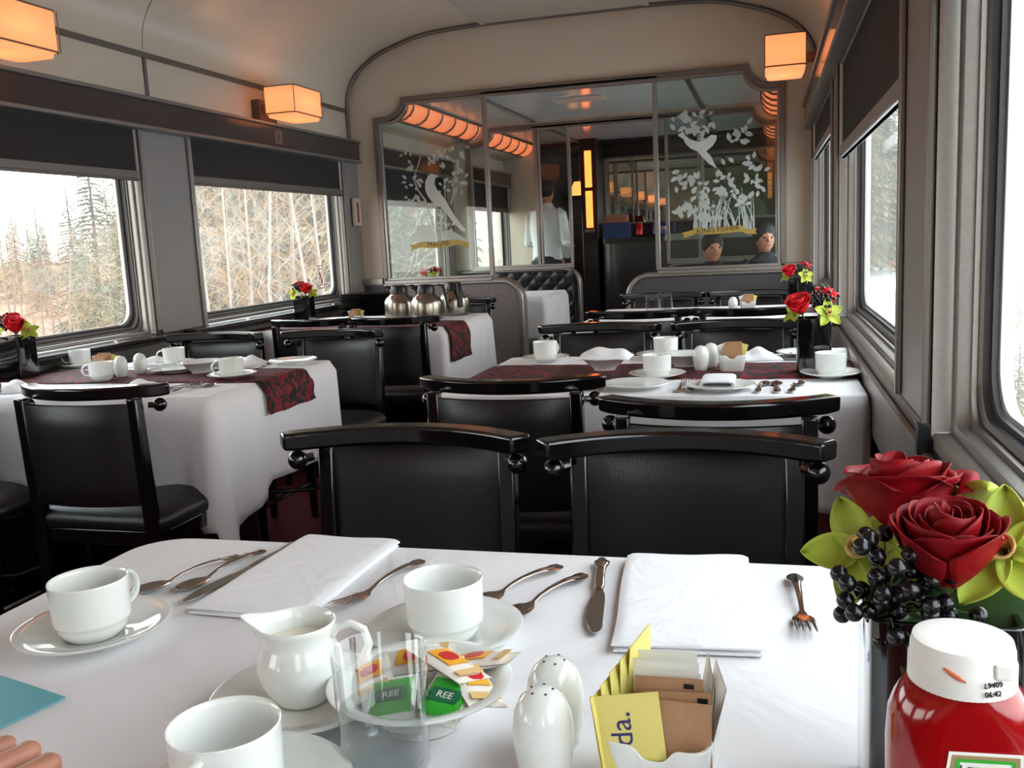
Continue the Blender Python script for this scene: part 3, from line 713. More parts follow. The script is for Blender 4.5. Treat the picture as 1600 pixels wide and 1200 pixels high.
def make_table(w, d):
    r = thing('dining_table', 'x', 'table')
    MB().box(-w/2+.004, w/2-.004, -d/2+.004, d/2-.004, .715, .742).build('tabletop', blackw, r, bevel=.004)
    MB().box(-w/2+.10, w/2-.15, -.05, .05, .06, .715).build('pedestal', blackw, r, bevel=.01)
    MB().box(-w/2+.08, w/2-.12, -.25, .25, 0, .06).build('foot', blackw, r, bevel=.01)
    return r
tabP = Proto(make_table(1.08, .79))
def drape(name, x0, x1, y0, y1, drop, label, corners, group=None, rc=.02, wall=None, seed=0, tuck=()):
    """cloth lying on a table; corners: {index: extra point length}, 0=(x1,y1) 1=(x0,y1) 2=(x0,y0) 3=(x1,y0)"""
    rd = random.Random(seed)
    w_, h_ = x1-x0, y1-y0; cx, cy = (x0+x1)/2, (y0+y1)/2
    per = []
    cs = [(x1-rc, y1-rc, 0), (x0+rc, y1-rc, PI/2), (x0+rc, y0+rc, PI), (x1-rc, y0+rc, 1.5*PI)]
    N = 7
    for ci, (a, b, t0) in enumerate(cs):
        for k in range(N):
            t = t0+PI/2*k/(N-1); per.append((a+rc*math.cos(t), b+rc*math.sin(t), math.cos(t), math.sin(t), ci, 0.0, (k-(N-1)/2)/((N-1)/2)))
        # straight run to next corner
        nx_, ny_, nt = cs[(ci+1) % 4]; p = (a+rc*math.cos(t0+PI/2), b+rc*math.sin(t0+PI/2)); q = (nx_+rc*math.cos(nt), ny_+rc*math.sin(nt)); L = math.hypot(q[0]-p[0], q[1]-p[1]); M_ = 22
        for k in range(1, M_):
            f = k/M_; per.append((p[0]+(q[0]-p[0])*f, p[1]+(q[1]-p[1])*f, math.cos(t0+PI/2), math.sin(t0+PI/2), ci if f < .5 else (ci+1) % 4, min(f, 1-f)*L, 1 if f < .5 else -1))
    Z = .7505; mb = MB(); n = len(per)
    # top: concentric rings with small wrinkles
    rings = []
    for k in (0.0, .25, .5, .75, .92, .985):
        R = []
        for p in per:
            x = cx+(p[0]-cx)*k; y = cy+(p[1]-cy)*k
            R.append((x, y, Z))
        rings.append(R)
    V = 12
    ph = rd.uniform(0, 6)
    for j in range(0, V+1):
        v = j/V; R = []
        for i, (x, y, nx, ny, ci, ds, sg) in enumerate(per):
            pt = corners.get(ci, .25)
            kk = max(0, 1-ds/.24)
            L = (drop if abs(nx) > .6 else .262)*(1+pt*kk**1.05)
            # outward flare: bell at corners, ripples elsewhere
            fl = .012+.028*v-.030*v*math.exp(-(ds/.10)**2)+(.026*pt/.4)*math.exp(-(ds/.030)**2)*v**.8-.022*(pt/.4)*math.exp(-((ds-.085)/.035)**2)*v+.012*(pt/.4)*math.exp(-((ds-.16)/.03)**2)*v
            fl += .009*v*math.sin((x*11+y*13)+ph)+.005*v*math.sin(x*29-y*31+ph*2)
            if nx*(cx-XC) > .3: fl = 0.0
            if (nx, ny) and any(abs(nx-a) < .3 and abs(ny-b) < .3 for a, b in tuck): fl = .006*v
            s_ = v*L; e = .008
            if v == 0: xx, yy, zz = x-nx*.004, y-ny*.004, Z-.0008
            else: xx, yy, zz = x+nx*(e*(1-math.exp(-s_/.01))*.5+fl-.012*0), y+ny*(e*.5+fl), Z-.006-s_
            R.append((xx, yy, zz))
        rings.append(R)
    mb.loft(rings, cap=False)
    o = mb.build(name, cloth, None, angle=80, solid=.0012)
    tag(o, label, 'tablecloth', group)
    return o
def runner(x0, x1, y0, y1, label, hang=None, hangside=1):
    mb = MB(); Z = .7535; pts = [(x0, Z), (x1-.0, Z)]
    R = []
    xs = [x0+(x1-x0)*k/30 for k in range(31)]
    prof = [(x, Z+.0006*math.sin(x*60)) for x in xs]
    if hang:
        xe = x1; prof = [p for p in prof if p[0] < xe-.006]+[(xe+.004, Z-.001), (xe+.018, Z-.008), (xe+.030, Z-.03)]+[(xe+.034+.014*k/6+.005*math.sin(k), Z-.03-hang*k/6) for k in range(1, 7)]
    for x, z in prof: R.append([(x, y0+(y1-y0)*k/10+.004*math.sin(x*20+k), z+(.002*math.sin(k*1.3) if z < Z-.02 else 0)) for k in range(11)])
    mb.loft(R, closed=False, cap=False); o = mb.build('table_runner', runm, None, solid=.0022, angle=60)
    tag(o, label, 'table runner', 'patterned table runners'); return o
TB = [(-.315, .71, 'dining table under the white cloth nearest the viewer'), (-.315, 2.69, 'dining table on the right in the middle of the car with a set runner'),
      (-2.09, 2.69, 'dining table on the left beside the windows'), (-2.09, 4.70, 'dining table on the left carrying the coffee pots'), (-.315, 4.70, 'dining table on the right nearest the partition'),
      (-2.09, 6.86, 'dining table beyond the partition next to the quilted seat')]
for x, y, l in TB: tabP.put((x, y, 0), 0, l, 'dining tables')
drape('tablecloth', -.865, .228, .31, 1.115, .30, 'plain white tablecloth in the foreground under the ketchup bottle', {0: .2, 1: .3, 2: .2, 3: .2}, 'white tablecloths', rc=.07, seed=1)
drape('tablecloth', -.865, .228, 2.285, 3.085, .30, 'white tablecloth on the middle right table with a red runner and vase', {0: .3, 1: .3, 2: .3, 3: .1}, 'white tablecloths', seed=2, tuck=((0, -1),))
drape('tablecloth', -2.625, -1.55, 2.285, 3.085, .305, 'white tablecloth on the left table with a long pointed corner hanging', {0: .2, 1: .2, 2: .2, 3: .46}, 'white tablecloths', seed=4)
drape('tablecloth', -2.625, -1.55, 4.30, 5.10, .33, 'white tablecloth on the table with the steel coffee pots', {0: .3, 1: .2, 2: .2, 3: .3}, 'white tablecloths', seed=9)
drape('tablecloth', -.865, .228, 4.30, 5.10, .30, 'white tablecloth on the right rear table with the drinking glasses', {}, 'white tablecloths', seed=6)
drape('tablecloth', -2.625, -1.55, 6.45, 7.23, .33, 'white tablecloth on the table beyond the partition by the quilted seat', {0: .3, 3: .3}, 'white tablecloths', seed=7)
runner(-.86, .235, 2.55, 2.86, 'red and black patterned runner across the middle right table')
runner(-2.63, -1.555, 2.55, 2.86, 'red and black patterned runner hanging over the aisle edge of the left table', hang=.075)
runner(-2.63, -1.555, 4.31, 4.62, 'red and black runner in front of the coffee pots, hanging over the edge', hang=.15)
runner(-.86, .235, 4.56, 4.86, 'red and black runner on the right rear table')
# quilted bench beyond the partition, and seats
def bench(x0, x1, yb, face, label, z1=.90):
    r = thing('booth_seat', label, 'seat', ((x0+x1)/2, yb, 0))
    w2 = (x1-x0)/2
    def f(a, b):
        x = -w2+2*w2*a; z = .45+(z1-.02-.45)*b
        q = abs(math.sin((x+z)*PI/.13))*abs(math.sin((x-z)*PI/.13))
        return (x, face*(.05+.016*q**.4), z)
    mb = MB(); mb.grid(f if face < 0 else (lambda a, b: f(1-a, b)), 90, 48)
    mb.box(-w2, w2, *sorted((0, face*.048)), .40, z1-.02); mb.build('quilted_back', leather, r, angle=180)
    mb = MB(); mb.box(-w2, w2, *sorted((face*.05, face*.50)), .30, .46); mb.build('seat', leather, r, bevel=.03, bseg=4)
    MB().box(-w2, w2, *sorted((0, face*.46)), 0, .30).build('base', blackw, r)
    return r
bench(-2.63, -1.60, 7.780, -1, 'black diamond quilted booth seat beyond the partition, left side')
bench(-2.63, -1.58, 5.93, 1, 'black booth seat with its back against the partition, left side')
bench(-.80, .24, 7.780, -1, 'black diamond quilted booth seat beyond the partition, right side')

# ------------------------------------------------------------------ tableware builders
TZ = .7522
def make_cup(ribs):
    r = thing('coffee_cup', 'x', 'cup')
    o = [(0, .001), (.024, .001), (.027, 0), (.0290, .002), (.0325, .006), (.0358, .012), (.0368, .0162), (.0372, .0166), (.0388, .0182), (.0390, .021)]
    if ribs:
        for k in range(1, 17): z = .020+.040*k/17; o.append((.0388+.0012*k/17+(.0005 if k % 2 else -.0003), z))
    o += [(.0402, .060), (.0404, .0615), (.0398, .0625), (.0385, .0618), (.0375, .058), (.0362, .03), (.034, .019), (.026, .007), (0, .005)]
    MB().lathe(o, 48).build('cup_body', porc, r, angle=60)
    pts = []; 
    for k in range(13):
        t = PI*k/12; pts.append((.0385+.0235*math.sin(t)**.7, 0, .036+.0185*math.cos(t)))
    mb = MB(); R = []
    for i, p in enumerate(pts):
        a = Vector(pts[max(0, i-1)]); b = Vector(pts[min(12, i+1)]); d = (b-a).normalized(); nrm = Vector((d.z, 0, -d.x)); c = Vector(p)
        R.append([c+nrm*.0028*ca+Vector((0, .0052*sa, 0)) for ca, sa in [(math.cos(q*PI/4), math.sin(q*PI/4)) for q in range(8)]])
    mb.loft(R); mb.build('handle', porc, r, angle=70)
    return r
def make_saucer(R=.079, name='saucer', cat='saucer'):
    o = [(0, .003), (.026, .003), (.0265, 0), (.029, 0), (.031, .003), (.045, .006), (R-.012, .0125), (R-.001, .0165), (R, .0178), (R-.002, .0188), (R-.014, .0145), (.045, .0085), (.031, .006), (.030, .0048), (0, .0048)]
    ob = MB().lathe(o, 56).build(name, porc, None, angle=60); tag(ob, 'x', cat); return ob
def make_bowl():
    o = [(0, .004), (.028, .004), (.029, 0), (.033, 0), (.034, .005), (.050, .018), (.066, .034), (.0775, .0375), (.078, .0385), (.0765, .0395), (.065, .037), (.047, .021), (.03, .009), (0, .008)]
    ob = MB().lathe(o, 56).build('soup_bowl', porc, None, angle=60); tag(ob, 'x', 'bowl'); return ob
def make_plate(R=.088):
    o = [(0, .003), (.045, .003), (.046, 0), (.05, 0), (.052, .004), (R-.02, .008), (R, .0135), (R-.001, .0152), (R-.02, .0105), (.052, .007), (0, .0065)]
    ob = MB().lathe(o, 56).build('side_plate', porc, None, angle=60); tag(ob, 'x', 'plate'); return ob
def ribbon(mb, S, n=8):
    """S: (y, width, z, thickness, cup)"""
    R = []
    for y, w_, z, th, c in S:
        top = []; bot = []
        for k in range(n+1):
            u = -1+2*k/n; x = u*w_/2; e = th*(1-.75*abs(u)**3)
            top.append((x, y, z+c*(u*u-1)+e/2)); bot.append((x, y, z+c*(u*u-1)-e/2))
        R.append(top+list(reversed(bot)))
    mb.loft(R); return mb
HND = [(.0, .011, .0045, .002, 0), (-.006, .0175, .0045, .003, -.0006), (-.013, .019, .005, .003, -.0008), (-.022, .0165, .0065, .003, -.0008), (-.035, .0105, .009, .003, -.0003), (-.05, .0085, .010, .003, 0), (-.07, .007, .010, .003, 0), (-.088, .0058, .008, .003, 0)]
def make_spoon(L=.155):
    r = thing('teaspoon', 'x', 'spoon'); k = (L-.155)
    mb = MB(); ribbon(mb, HND+[(-.100-k, .0055, .005, .0028, 0), (-.106-k, .012, .004, .002, .001), (-.112-k, .022, .0045, .0016, .0035), (-.122-k, .029, .005, .0014, .006), (-.134-k, .030, .0055, .0013, .0068), (-.145-k, .024, .006, .0013, .005), (-.152-k, .013, .0068, .0013, .0015), (-.155-k, .004, .0072, .001, 0)], 10)
    mb.build('spoon_body', steel, r, angle=60)
    mb = MB(); ribbon(mb, [(-.004, .006, .0072, .001, 0), (-.012, .010, .0078, .0012, 0), (-.024, .006, .009, .001, 0), (-.036, .003, .0114, .001, 0)], 6); mb.build('handle_scroll', steel, r)
    return r
def make_fork():
    r = thing('dinner_fork', 'x', 'fork')
    mb = MB(); ribbon(mb, HND+[(-.105, .0055, .0045, .0026, 0), (-.113, .011, .0035, .002, 0), (-.120, .021, .0035, .0018, .0012), (-.132, .0235, .004, .0018, .002)], 8)
    for i in range(4):
        x = (-1.5+i)*.0061
        ribbon_pts = [(-.131, .0040, .0042, .0018, 0), (-.145, .0034, .0062, .0016, 0), (-.160, .0030, .0092, .0014, 0), (-.170, .0016, .0105, .001, 0)]
        sub = MB(); ribbon(sub, ribbon_pts, 4); mb.add([(a+x, b, c) for a, b, c in sub.v], sub.f)
    mb.build('fork_body', steel, r, angle=60)
    mb = MB(); ribbon(mb, [(-.004, .006, .0072, .001, 0), (-.012, .010, .0078, .0012, 0), (-.024, .006, .009, .001, 0), (-.036, .003, .0114, .001, 0)], 6); mb.build('handle_scroll', steel, r)
    return r
def make_knife():
    r = thing('table_knife', 'x', 'knife')
    mb = MB(); ribbon(mb, [(0, .012, .004, .004, 0), (-.008, .0195, .0045, .007, 0), (-.018, .018, .005, .008, 0), (-.03, .0115, .005, .0075, 0), (-.06, .0115, .005, .007, 0), (-.088, .0125, .005, .006, 0), (-.098, .009, .0045, .005, 0)], 8); mb.build('handle', steel, r, angle=60)
    mb = MB(); pts = [(.0045, -.097), (.0075, -.112), (.0085, -.13), (.0085, -.17), (.0085, -.2), (.005, -.213), (0, -.215), (-.004, -.21), (-.010, -.185), (-.0105, -.15), (-.008, -.125), (-.005, -.110), (-.0045, -.097)]
    mb.poly(pts, .0014, Matrix.Translation((0, 0, .0035))); mb.build('blade', steel, r, bevel=.0004)
    mb = MB(); ribbon(mb, [(-.003, .006, .0085, .001, 0), (-.012, .010, .0095, .0012, 0), (-.024, .006, .0095, .001, 0), (-.036, .003, .0092, .001, 0)], 6); mb.build('handle_scroll', steel, r)
    return r
def make_shaker():
    r = thing('salt_shaker', 'x', 'shaker')
    pr = [(0, 0), (.015, 0), (.0175, .002), (.0205, .014), (.0228, .030), (.0232, .042), (.0212, .055), (.0165, .065), (.010, .0705), (.004, .0725), (0, .0728)]
    MB().lathe(pr, 36).build('shaker_body', porc, r, angle=80)
    mb = MB()
    for k in range(5):
        a = 2*PI*k/5+.3; mb.sphere((.0085*math.cos(a), .0085*math.sin(a), .0712), .0011, 8, sc_=(1, 1, .6))
    mb.build('holes', ink, r); return r
def make_caddy():
    ob = None; mb = MB(); w0, w1, H = .062, .076, .047
    def ring(wd, z, dip, r=.010):
        out = []
        for x, y in rrect(wd, wd, r, 4) : out.append((x, y, z))
        return out
    def dens(wd, z, dip, r=.012):
        base = rrect(wd, wd, r, 4); out = []
        n = len(base)
        for i in range(n):
            a = base[i]; b = base[(i+1) % n]; L = math.hypot(b[0]-a[0], b[1]-a[1]); m = 28 if L > wd*.4 else 1
            for k in range(m):
                t = k/m; x = a[0]+(b[0]-a[0])*t; y = a[1]+(b[1]-a[1])*t
                q = min(abs(x), abs(y)); out.append((x, y, z-(dip*math.exp(-(q/.012)**4))))
        return out
    R = [dens(w0, 0, 0), dens(w0+.003, .003, 0), dens(w1-.002, .030, 0), dens(w1, H-.001, .010), dens(w1-.0015, H, .010), dens(w1-.006, H-.001, .010), dens(w1-.008, .03, 0), dens(w0-.005, .006, 0)]
    mb.loft(R); ob = mb.build('sugar_caddy', porc, None, angle=50); tag(ob, 'x', 'caddy'); return ob
def packetmesh(w_, h_, th, crimp=True, seed=0):
    rd = random.Random(seed); f = rd.uniform(-.002, .002) if not crimp else 0
    def s(side):
        def g(a, b):
            u, v = -1+2*a, -1+2*b
            p = max(0, (1-abs(u)**4))*max(0, 1-abs(v/.86)**4)
            zig = (.0009 if (int(round(a*14)) % 2) else 0) if abs(v) > .98 and crimp else 0
            return (u*w_/2, v*(h_/2-zig), side*(.0003+th/2*p)+f*u*v)
        return g
    mb = MB(); mb.grid(s(1), 14, 12); mb.grid(lambda a, b: s(-1)(1-a, b), 14, 12); return mb
def make_napkin(w_=.145, h_=.255, t=.011):
    """folded napkin, folded edge toward -y"""
    r = thing('folded_napkin', 'x', 'napkin'); rd = random.Random(5)
    for j, (z0, th, ins) in enumerate(((0, t*.45, .002), (t*.48, t*.52, 0))):
        mb = MB(); R = []
        for i in range(17):
            v = i/16; y = -h_/2+h_*v; rr = []
            for k in range(25):
                u = -1+2*k/24; x = u*(w_/2-ins)
                edge = 1-.65*max(0, abs(u)-.9)/.1
                if v > .97: edge *= .8
                rr.append((x+.0012*math.sin(v*7), y+.0015*math.sin(k*.4), z0+th*edge+.0012*noise.noise((x*18, y*14, j))))
            bot = [(x, y, z0+.0002) for x, y, z in rr]
            R.append(rr+list(reversed(bot)))
        # round the folded end
        yy = -h_/2-.004
        R.insert(0, [(x, yy, z0+th*.5+(.001 if i < 25 else -.001)) for i, (x, y, z) in enumerate(R[0])])
        mb.loft(R); mb.build('fold_layer', napk, r, angle=60)
    return r
def make_hump(w_=.12, d=.16, h=.028):
    def f(a, b):
        u, v = -1+2*a, -1+2*b; s = (1-abs(u)**3)*(1-abs(v)**3)
        return (u*w_/2*(1-.1*v), v*d/2, max(.0005, h*s**.6*(.8+.25*math.sin(u*5+1)+.12*math.sin(v*6))))
    mb = MB(); mb.grid(f, 20, 20); ob = mb.build('draped_napkin', napk, None, angle=180, solid=.001); tag(ob, 'x', 'napkin'); return ob
def make_roll(w_=.085, d=.14, h=.018):
    mb = MB(); R = []
    for j in range(9):
        y = -d/2+d*j/8; rr = []
        prof = []
        for k in range(20):
            t = 2*PI*k/20; prof.append((w_/2*math.copysign(abs(math.cos(t))**.35, math.cos(t)), h/2+h/2*math.copysign(abs(math.sin(t))**.8, math.sin(t))))
        inner = [(x*.82, h/2+(z-h/2)*.55) for x, z in prof]
        R.append([(x, y, z) for x, z in prof])
    mb.loft(R, cap=False)
    mb.loft([[(p[0]*.84, y, h/2+(p[2]-h/2)*.6) for p in R[0]] for y in (-d/2, d/2)], cap=False)
    for y, yy in ((-d/2, 0), (d/2, 8)):
        a = R[yy]; n = len(a); mb.add([(p[0], y, p[2]) for p in a]+[(p[0]*.84, y, h/2+(p[2]-h/2)*.6) for p in a], [(k, (k+1) % n, n+(k+1) % n, n+k) for k in range(n)])
    ob = mb.build('rolled_napkin', napk, None, angle=50); tag(ob, 'x', 'napkin'); return ob
cupP = Proto(make_cup(False)); cupR = Proto(make_cup(True)); sauP = Proto(make_saucer()); bowP = Proto(make_bowl()); plaP = Proto(make_plate())
spoP = Proto(make_spoon()); forP = Proto(make_fork()); kniP = Proto(make_knife()); shaP = Proto(make_shaker()); cadP = Proto(make_caddy()); napP = Proto(make_napkin()); humP = Proto(make_hump()); rolP = Proto(make_roll())
def cup(x, y, deg, l, ls=None, P=None, z=TZ, grp='coffee cups on saucers', sx=None):
    if ls: sauP.put((sx[0] if sx else x, sx[1] if sx else y, z), 0, ls, 'saucers under the coffee cups')
    return (P or cupR).put((x, y, z+(.0052 if ls else 0)), math.radians(deg), l, grp)
def lay(P, tip, end, l, grp, z=TZ):
    """cutlery from handle end to tip (xy)"""
    a = math.atan2(tip[1]-end[1], tip[0]-end[0])+PI/2
    return P.put((end[0], end[1], z), a, l, grp)

# ---- near table
cup(-.697, .782, 80, 'white cup on saucer at the far left corner of the near table', 'white saucer at the far left corner of the near table', cupP)
cup(-.318, .838, 115, 'white cup with stepped foot at the middle of the near table beside the teaspoons', 'white saucer at the middle of the near table behind the butter bowl', cupP)
cup(-.378, .538, 275, 'white cup nearest the viewer, cut by the bottom of the picture', 'white saucer under the nearest cup, mostly cut off', cupP, sx=(-.368, .538))
sauP.put((-.397, .682, TZ), 0, 'white saucer with a paper doily under the cream jug', 'saucers under the coffee cups')
d = thing('paper_doily', 'round white lace paper doily under the cream jug', 'doily', (-.397, .682, TZ+.0085))
MB().lathe([(0, -.001), (.046, -.001), (.046, 0), (0, 0)], 40).build('doily_centre', whitep, d)
mb = MB()
for k in range(44):
    a = 2*PI*k/44
    for rr, q in ((.0505, .0034), (.058, .0030)):
        c = (rr*math.cos(a+(.07 if rr > .055 else 0)), rr*math.sin(a+(.07 if rr > .055 else 0)), .0006+(.001 if rr > .055 else 0))
        pts = [(c[0]+q*math.cos(t), c[1]+q*math.sin(t), c[2]) for t in [2*PI*j/8 for j in range(8)]]
        mb.tube(pts+[pts[0]], .0006, 4)
mb.build('lace_edge', whitep, d)
# cream jug
j = thing('cream_jug', 'white porcelain cream jug half full of milk with looped handle', 'jug', (-.397, .684, TZ+.0092), math.radians(12))
pr = [(0, .001), (.020, .001), (.022, 0), (.0245, .003), (.031, .012), (.0365, .024), (.0375, .034), (.035, .045), (.031, .053), (.030, .058), (.0315, .066), (.0335, .071)]
pin = [(.0325, .0722), (.031, .071), (.0288, .062), (.0285, .056), (.033, .045), (.035, .034), (.030, .015), (0, .005)]
sub = MB().lathe(pr+pin, 48)
vv = []
for x, y, z in sub.v:
    if z > .045:
        a = math.atan2(y, -x); g = math.exp(-(a/.42)**2)*((z-.045)/.027)**1.6
        x -= .017*g; z += .006*g
    vv.append((x, y, z))
mb = MB(); mb.add(vv, sub.f); mb.build('jug_body', porc, j, angle=80)
mb = MB().lathe([(.0001, .0535), (.0295, .0535)], 32); mb.add([(.0290*math.cos(2*PI*k/32), .0290*math.sin(2*PI*k/32), .0537) for k in range(32)], [tuple(range(32))]); mb.build('milk', milkm, j)
pts = [(.030, .060), (.036, .066), (.047, .069), (.058, .063), (.062, .050), (.056, .036), (.045, .026), (.036, .020)]
MB().tube([(x, 0, z) for x, z in pts], [.0045, .004, .0035, .0035, .0038, .004, .0042, .004], 12).build('handle', porc, j, angle=80)
# drinking glass with water
g = thing('drinking_glass', 'clear straight water glass half full in the foreground', 'glass', (-.288, .612, TZ))
MB().lathe([(0, 0), (.031, 0), (.0335, .003), (.0365, .095), (.0362, .0965), (.0350, .095), (.0322, .010), (.028, .007), (0, .007)], 64).build('glass_body', glassm, g, angle=60)
mb = MB().lathe([(0, .0072), (.0278, .0072), (.0318, .0102), (.03345, .050), (.0332, .0505), (0, .0505)], 64); mb.build('water', waterm, g, angle=60)
# bowl with butter and jam packets
bowP.put((-.285, .682, TZ), 0, 'white bowl of butter packets behind the water glass', 'white bowls')
def packet(kind, loc, rot, label, seed):
    w_, h_, th = {'cracker': (.036, .074, .010), 'green': (.040, .050, .008)}[kind]
    r = thing('cracker_packet' if kind == 'cracker' else 'butter_packet', label, 'packet', loc, 0, 'wrapped packets in the bowl'); r.rotation_euler = rot
    packetmesh(w_, h_, th, True, seed).build('wrapper', film if kind == 'cracker' else whitep, r, angle=60)
    if kind == 'cracker':
        def lab(a, b): 
            u, v = -1+2*a, -1+2*b; x, y = u*.011, v*.015; p = (1-abs(x/.018)**4)*(1-abs(y/.037/.86)**4); return (x, y, .0003+.005*p+.0011)
        MB().grid(lab, 8, 8).build('orange_label', orangei, r)
        MB().poly([(-.008, -.004), (-.004, -.008), (.004, -.008), (.008, -.004), (.008, .004), (.004, .008), (-.004, .008), (-.008, .004)], .0006, Matrix.Translation((0, 0, .0062))).build('red_crest', redi, r)
        MB().grid(lambda a, b: (-.0135+.027*a, -.031+.008*b, .0042+.0008*b), 2, 2).build('biscuit_window', buttery, r)
    else:
        def lab(a, b):
            u, v = -1+2*a, -1+2*b; x, y = u*.017, v*.019; p = (1-abs(x/.02)**4)*(1-abs(y/.025/.86)**4); return (x, y, .0003+.004*max(0, p)+.0011)
        MB().grid(lab, 8, 8).build('green_label', greeni, r)
        MB().poly([(-.012, -.007), (.012, -.007), (.014, 0), (.012, .007), (-.012, .007), (-.014, 0)], .0005, Matrix.Translation((0, 0, .0052))).build('badge', dgreen, r)
        text_obj('REE', .009, whitep, r, (0, 0, .0059), (0, 0, 0), 'lettering', .0001)
    return r
bz = TZ+.03
packet('green', (-.253, .656, bz+.005), (.35, .05, -.15), 'green and white butter packet at the front right of the bowl', 1)
packet('green', (-.297, .650, bz+.005), (.3, -.15, .25), 'green and white butter packet seen through the water glass', 2)
packet('cracker', (-.264, .694, bz+.018), (.12, .22, 1.05), 'clear cracker packet with orange label on top of the bowl', 3)
packet('cracker', (-.240, .684, bz+.009), (.2, .3, .75), 'clear cracker packet leaning on the right rim of the bowl', 4)
packet('cracker', (-.248, .720, bz+.008), (-.2, .15, 1.5), 'cracker packet at the back of the bowl with a small red mark', 5)
packet('cracker', (-.303, .716, bz+.007), (-.15, -.2, 1.8), 'cracker packet at the back left of the bowl behind the glass', 6)
packet('cracker', (-.330, .684, bz+.005), (0, -.3, .5), 'cracker packet at the left of the bowl behind the water glass', 7)
shaP.put((-.163, .618, TZ), 0, 'white egg shaped shaker with holes, the nearer of the pair', 'egg shaped shakers')
shaP.put((-.165, .668, TZ), 1, 'white egg shaped shaker just behind the nearest one', 'egg shaped shakers')
# sugar caddy with sachets
CX, CY = -.076, .632
cadP.put((CX, CY, TZ), -.08, 'white square sugar holder full of sachets in the foreground', 'sugar caddies')
def sachet(loc, rz, tilt, m_, label, seed, mark=None, txt=None, roll=0):
    r = thing('sugar_sachet', label, 'sachet', loc, 0, 'sachets in the front sugar holder')
    r.rotation_euler = (PI/2+tilt, roll, rz)
    packetmesh(.048, .064, .005, False, seed).build('paper', m_, r, angle=60)
    if mark: 
        for x in mark[1]: MB().box(x-.0035, x+.0035, .025, .0285, .0006, .0010).build('mark', mark[0], r)
    if txt:
        for (s_, sz, x, y, m2, rz2) in txt: text_obj(s_, sz, m2, r, (x, y, .0029), (0, 0, rz2), 'lettering', .0001)
    return r
zz = TZ+.010+.032
sachet((CX-.020, CY-.030, zz+.006), .05, -.12, yel, 'yellow sweetener sachet at the very front of the sugar holder', 1, (bluei, (-.018,)), [('ida.', .022, -.004, .006, bluei, PI/2)], roll=-.12)
sachet((CX+.012, CY-.026, zz+.002), 0, -.1, brown, 'brown sugar sachet at the front of the brown ones', 2, (ink, (.016,)))
sachet((CX+.012, CY-.019, zz+.006), .02, -.06, brown, 'brown sugar sachet second from the front', 3, (ink, (.018,)))
sachet((CX+.006, CY-.012, zz+.013), -.02, -.04, brown, 'brown sugar sachet standing tallest behind the others', 4, (ink, (.014,)))
sachet((CX+.004, CY-.004, zz+.014), 0, .0, whitep, 'white sugar sachet directly behind the brown sachets', 5)
sachet((CX+.002, CY+.006, zz+.018), .03, .03, whitep, 'white sugar sachet in the middle of the holder', 6)
sachet((CX+.000, CY+.018, zz+.020), -.03, .06, whitep, 'white sugar sachet at the back of the holder', 7)
for k, l in enumerate(('nearest', 'second', 'third', 'fourth', 'furthest')):
    sachet((CX-.036+.004*k, CY+(-.012+.009*k), zz+.004+.006*k), PI/2-.25, -.15+.05*k, yel, 'yellow sachet on its edge at the left of the holder, %s in the row' % l, 10+k)
sachet((CX+.030, CY+.010, zz+.014), PI/2+.2, .12, whitep, 'white sachet with a red print at the right of the holder', 20, (redi, (-.002,)))
sachet((CX+.035, CY+.004, zz+.012), PI/2+.15, .2, whitep, 'white sachet furthest right in the front sugar holder', 21, (ink, (.0,)))

# cutlery and napkins of the near table
G1 = 'cutlery on the near table'
lay(spoP, (-.726, .915), (-.676, 1.035), 'teaspoon beside the left cup, the outer one', G1)
lay(spoP, (-.678, .938), (-.656, 1.060), 'teaspoon next to the left table knife', G1)
lay(kniP, (-.660, .852), (-.622, 1.09), 'table knife lying along the left folded napkin', G1)
lay(forP, (-.462, .900), (-.425, 1.050), 'fork between the left napkin and the middle cup', G1)
lay(spoP, (-.313, .930), (-.247, 1.055), 'left teaspoon of the pair right of the middle cup', G1)
lay(spoP, (-.268, .902), (-.212, 1.030), 'right teaspoon of the pair right of the middle cup', G1)
lay(kniP, (-.170, .855), (-.200, 1.082), 'table knife left of the right folded napkin', G1)
lay(forP, (.034, .900), (.026, 1.062), 'fork pointing at the viewer, right of the right napkin', G1)
napP.put((-.557, .985, TZ), -.035, 'folded white napkin on the left half of the near table', 'folded napkins')
napP.put((-.088, .973, TZ), .085, 'folded white napkin on the right half of the near table', 'folded napkins')
# cyan card
pc = [tb(-70, 1035, TZ+.001), tb(20, 1062, TZ+.001), tb(103, 1090, TZ+.001), tb(0, 1138, TZ+.001), tb(-80, 1170, TZ+.001)]
o = MB().poly([(p.x-pc[2].x, p.y-pc[2].y) for p in pc], .0012).build('paper_card', cyan, None); o.location = (pc[2].x, pc[2].y, TZ+.0006); tag(o, 'pale blue paper card at the left edge of the near table', 'card')
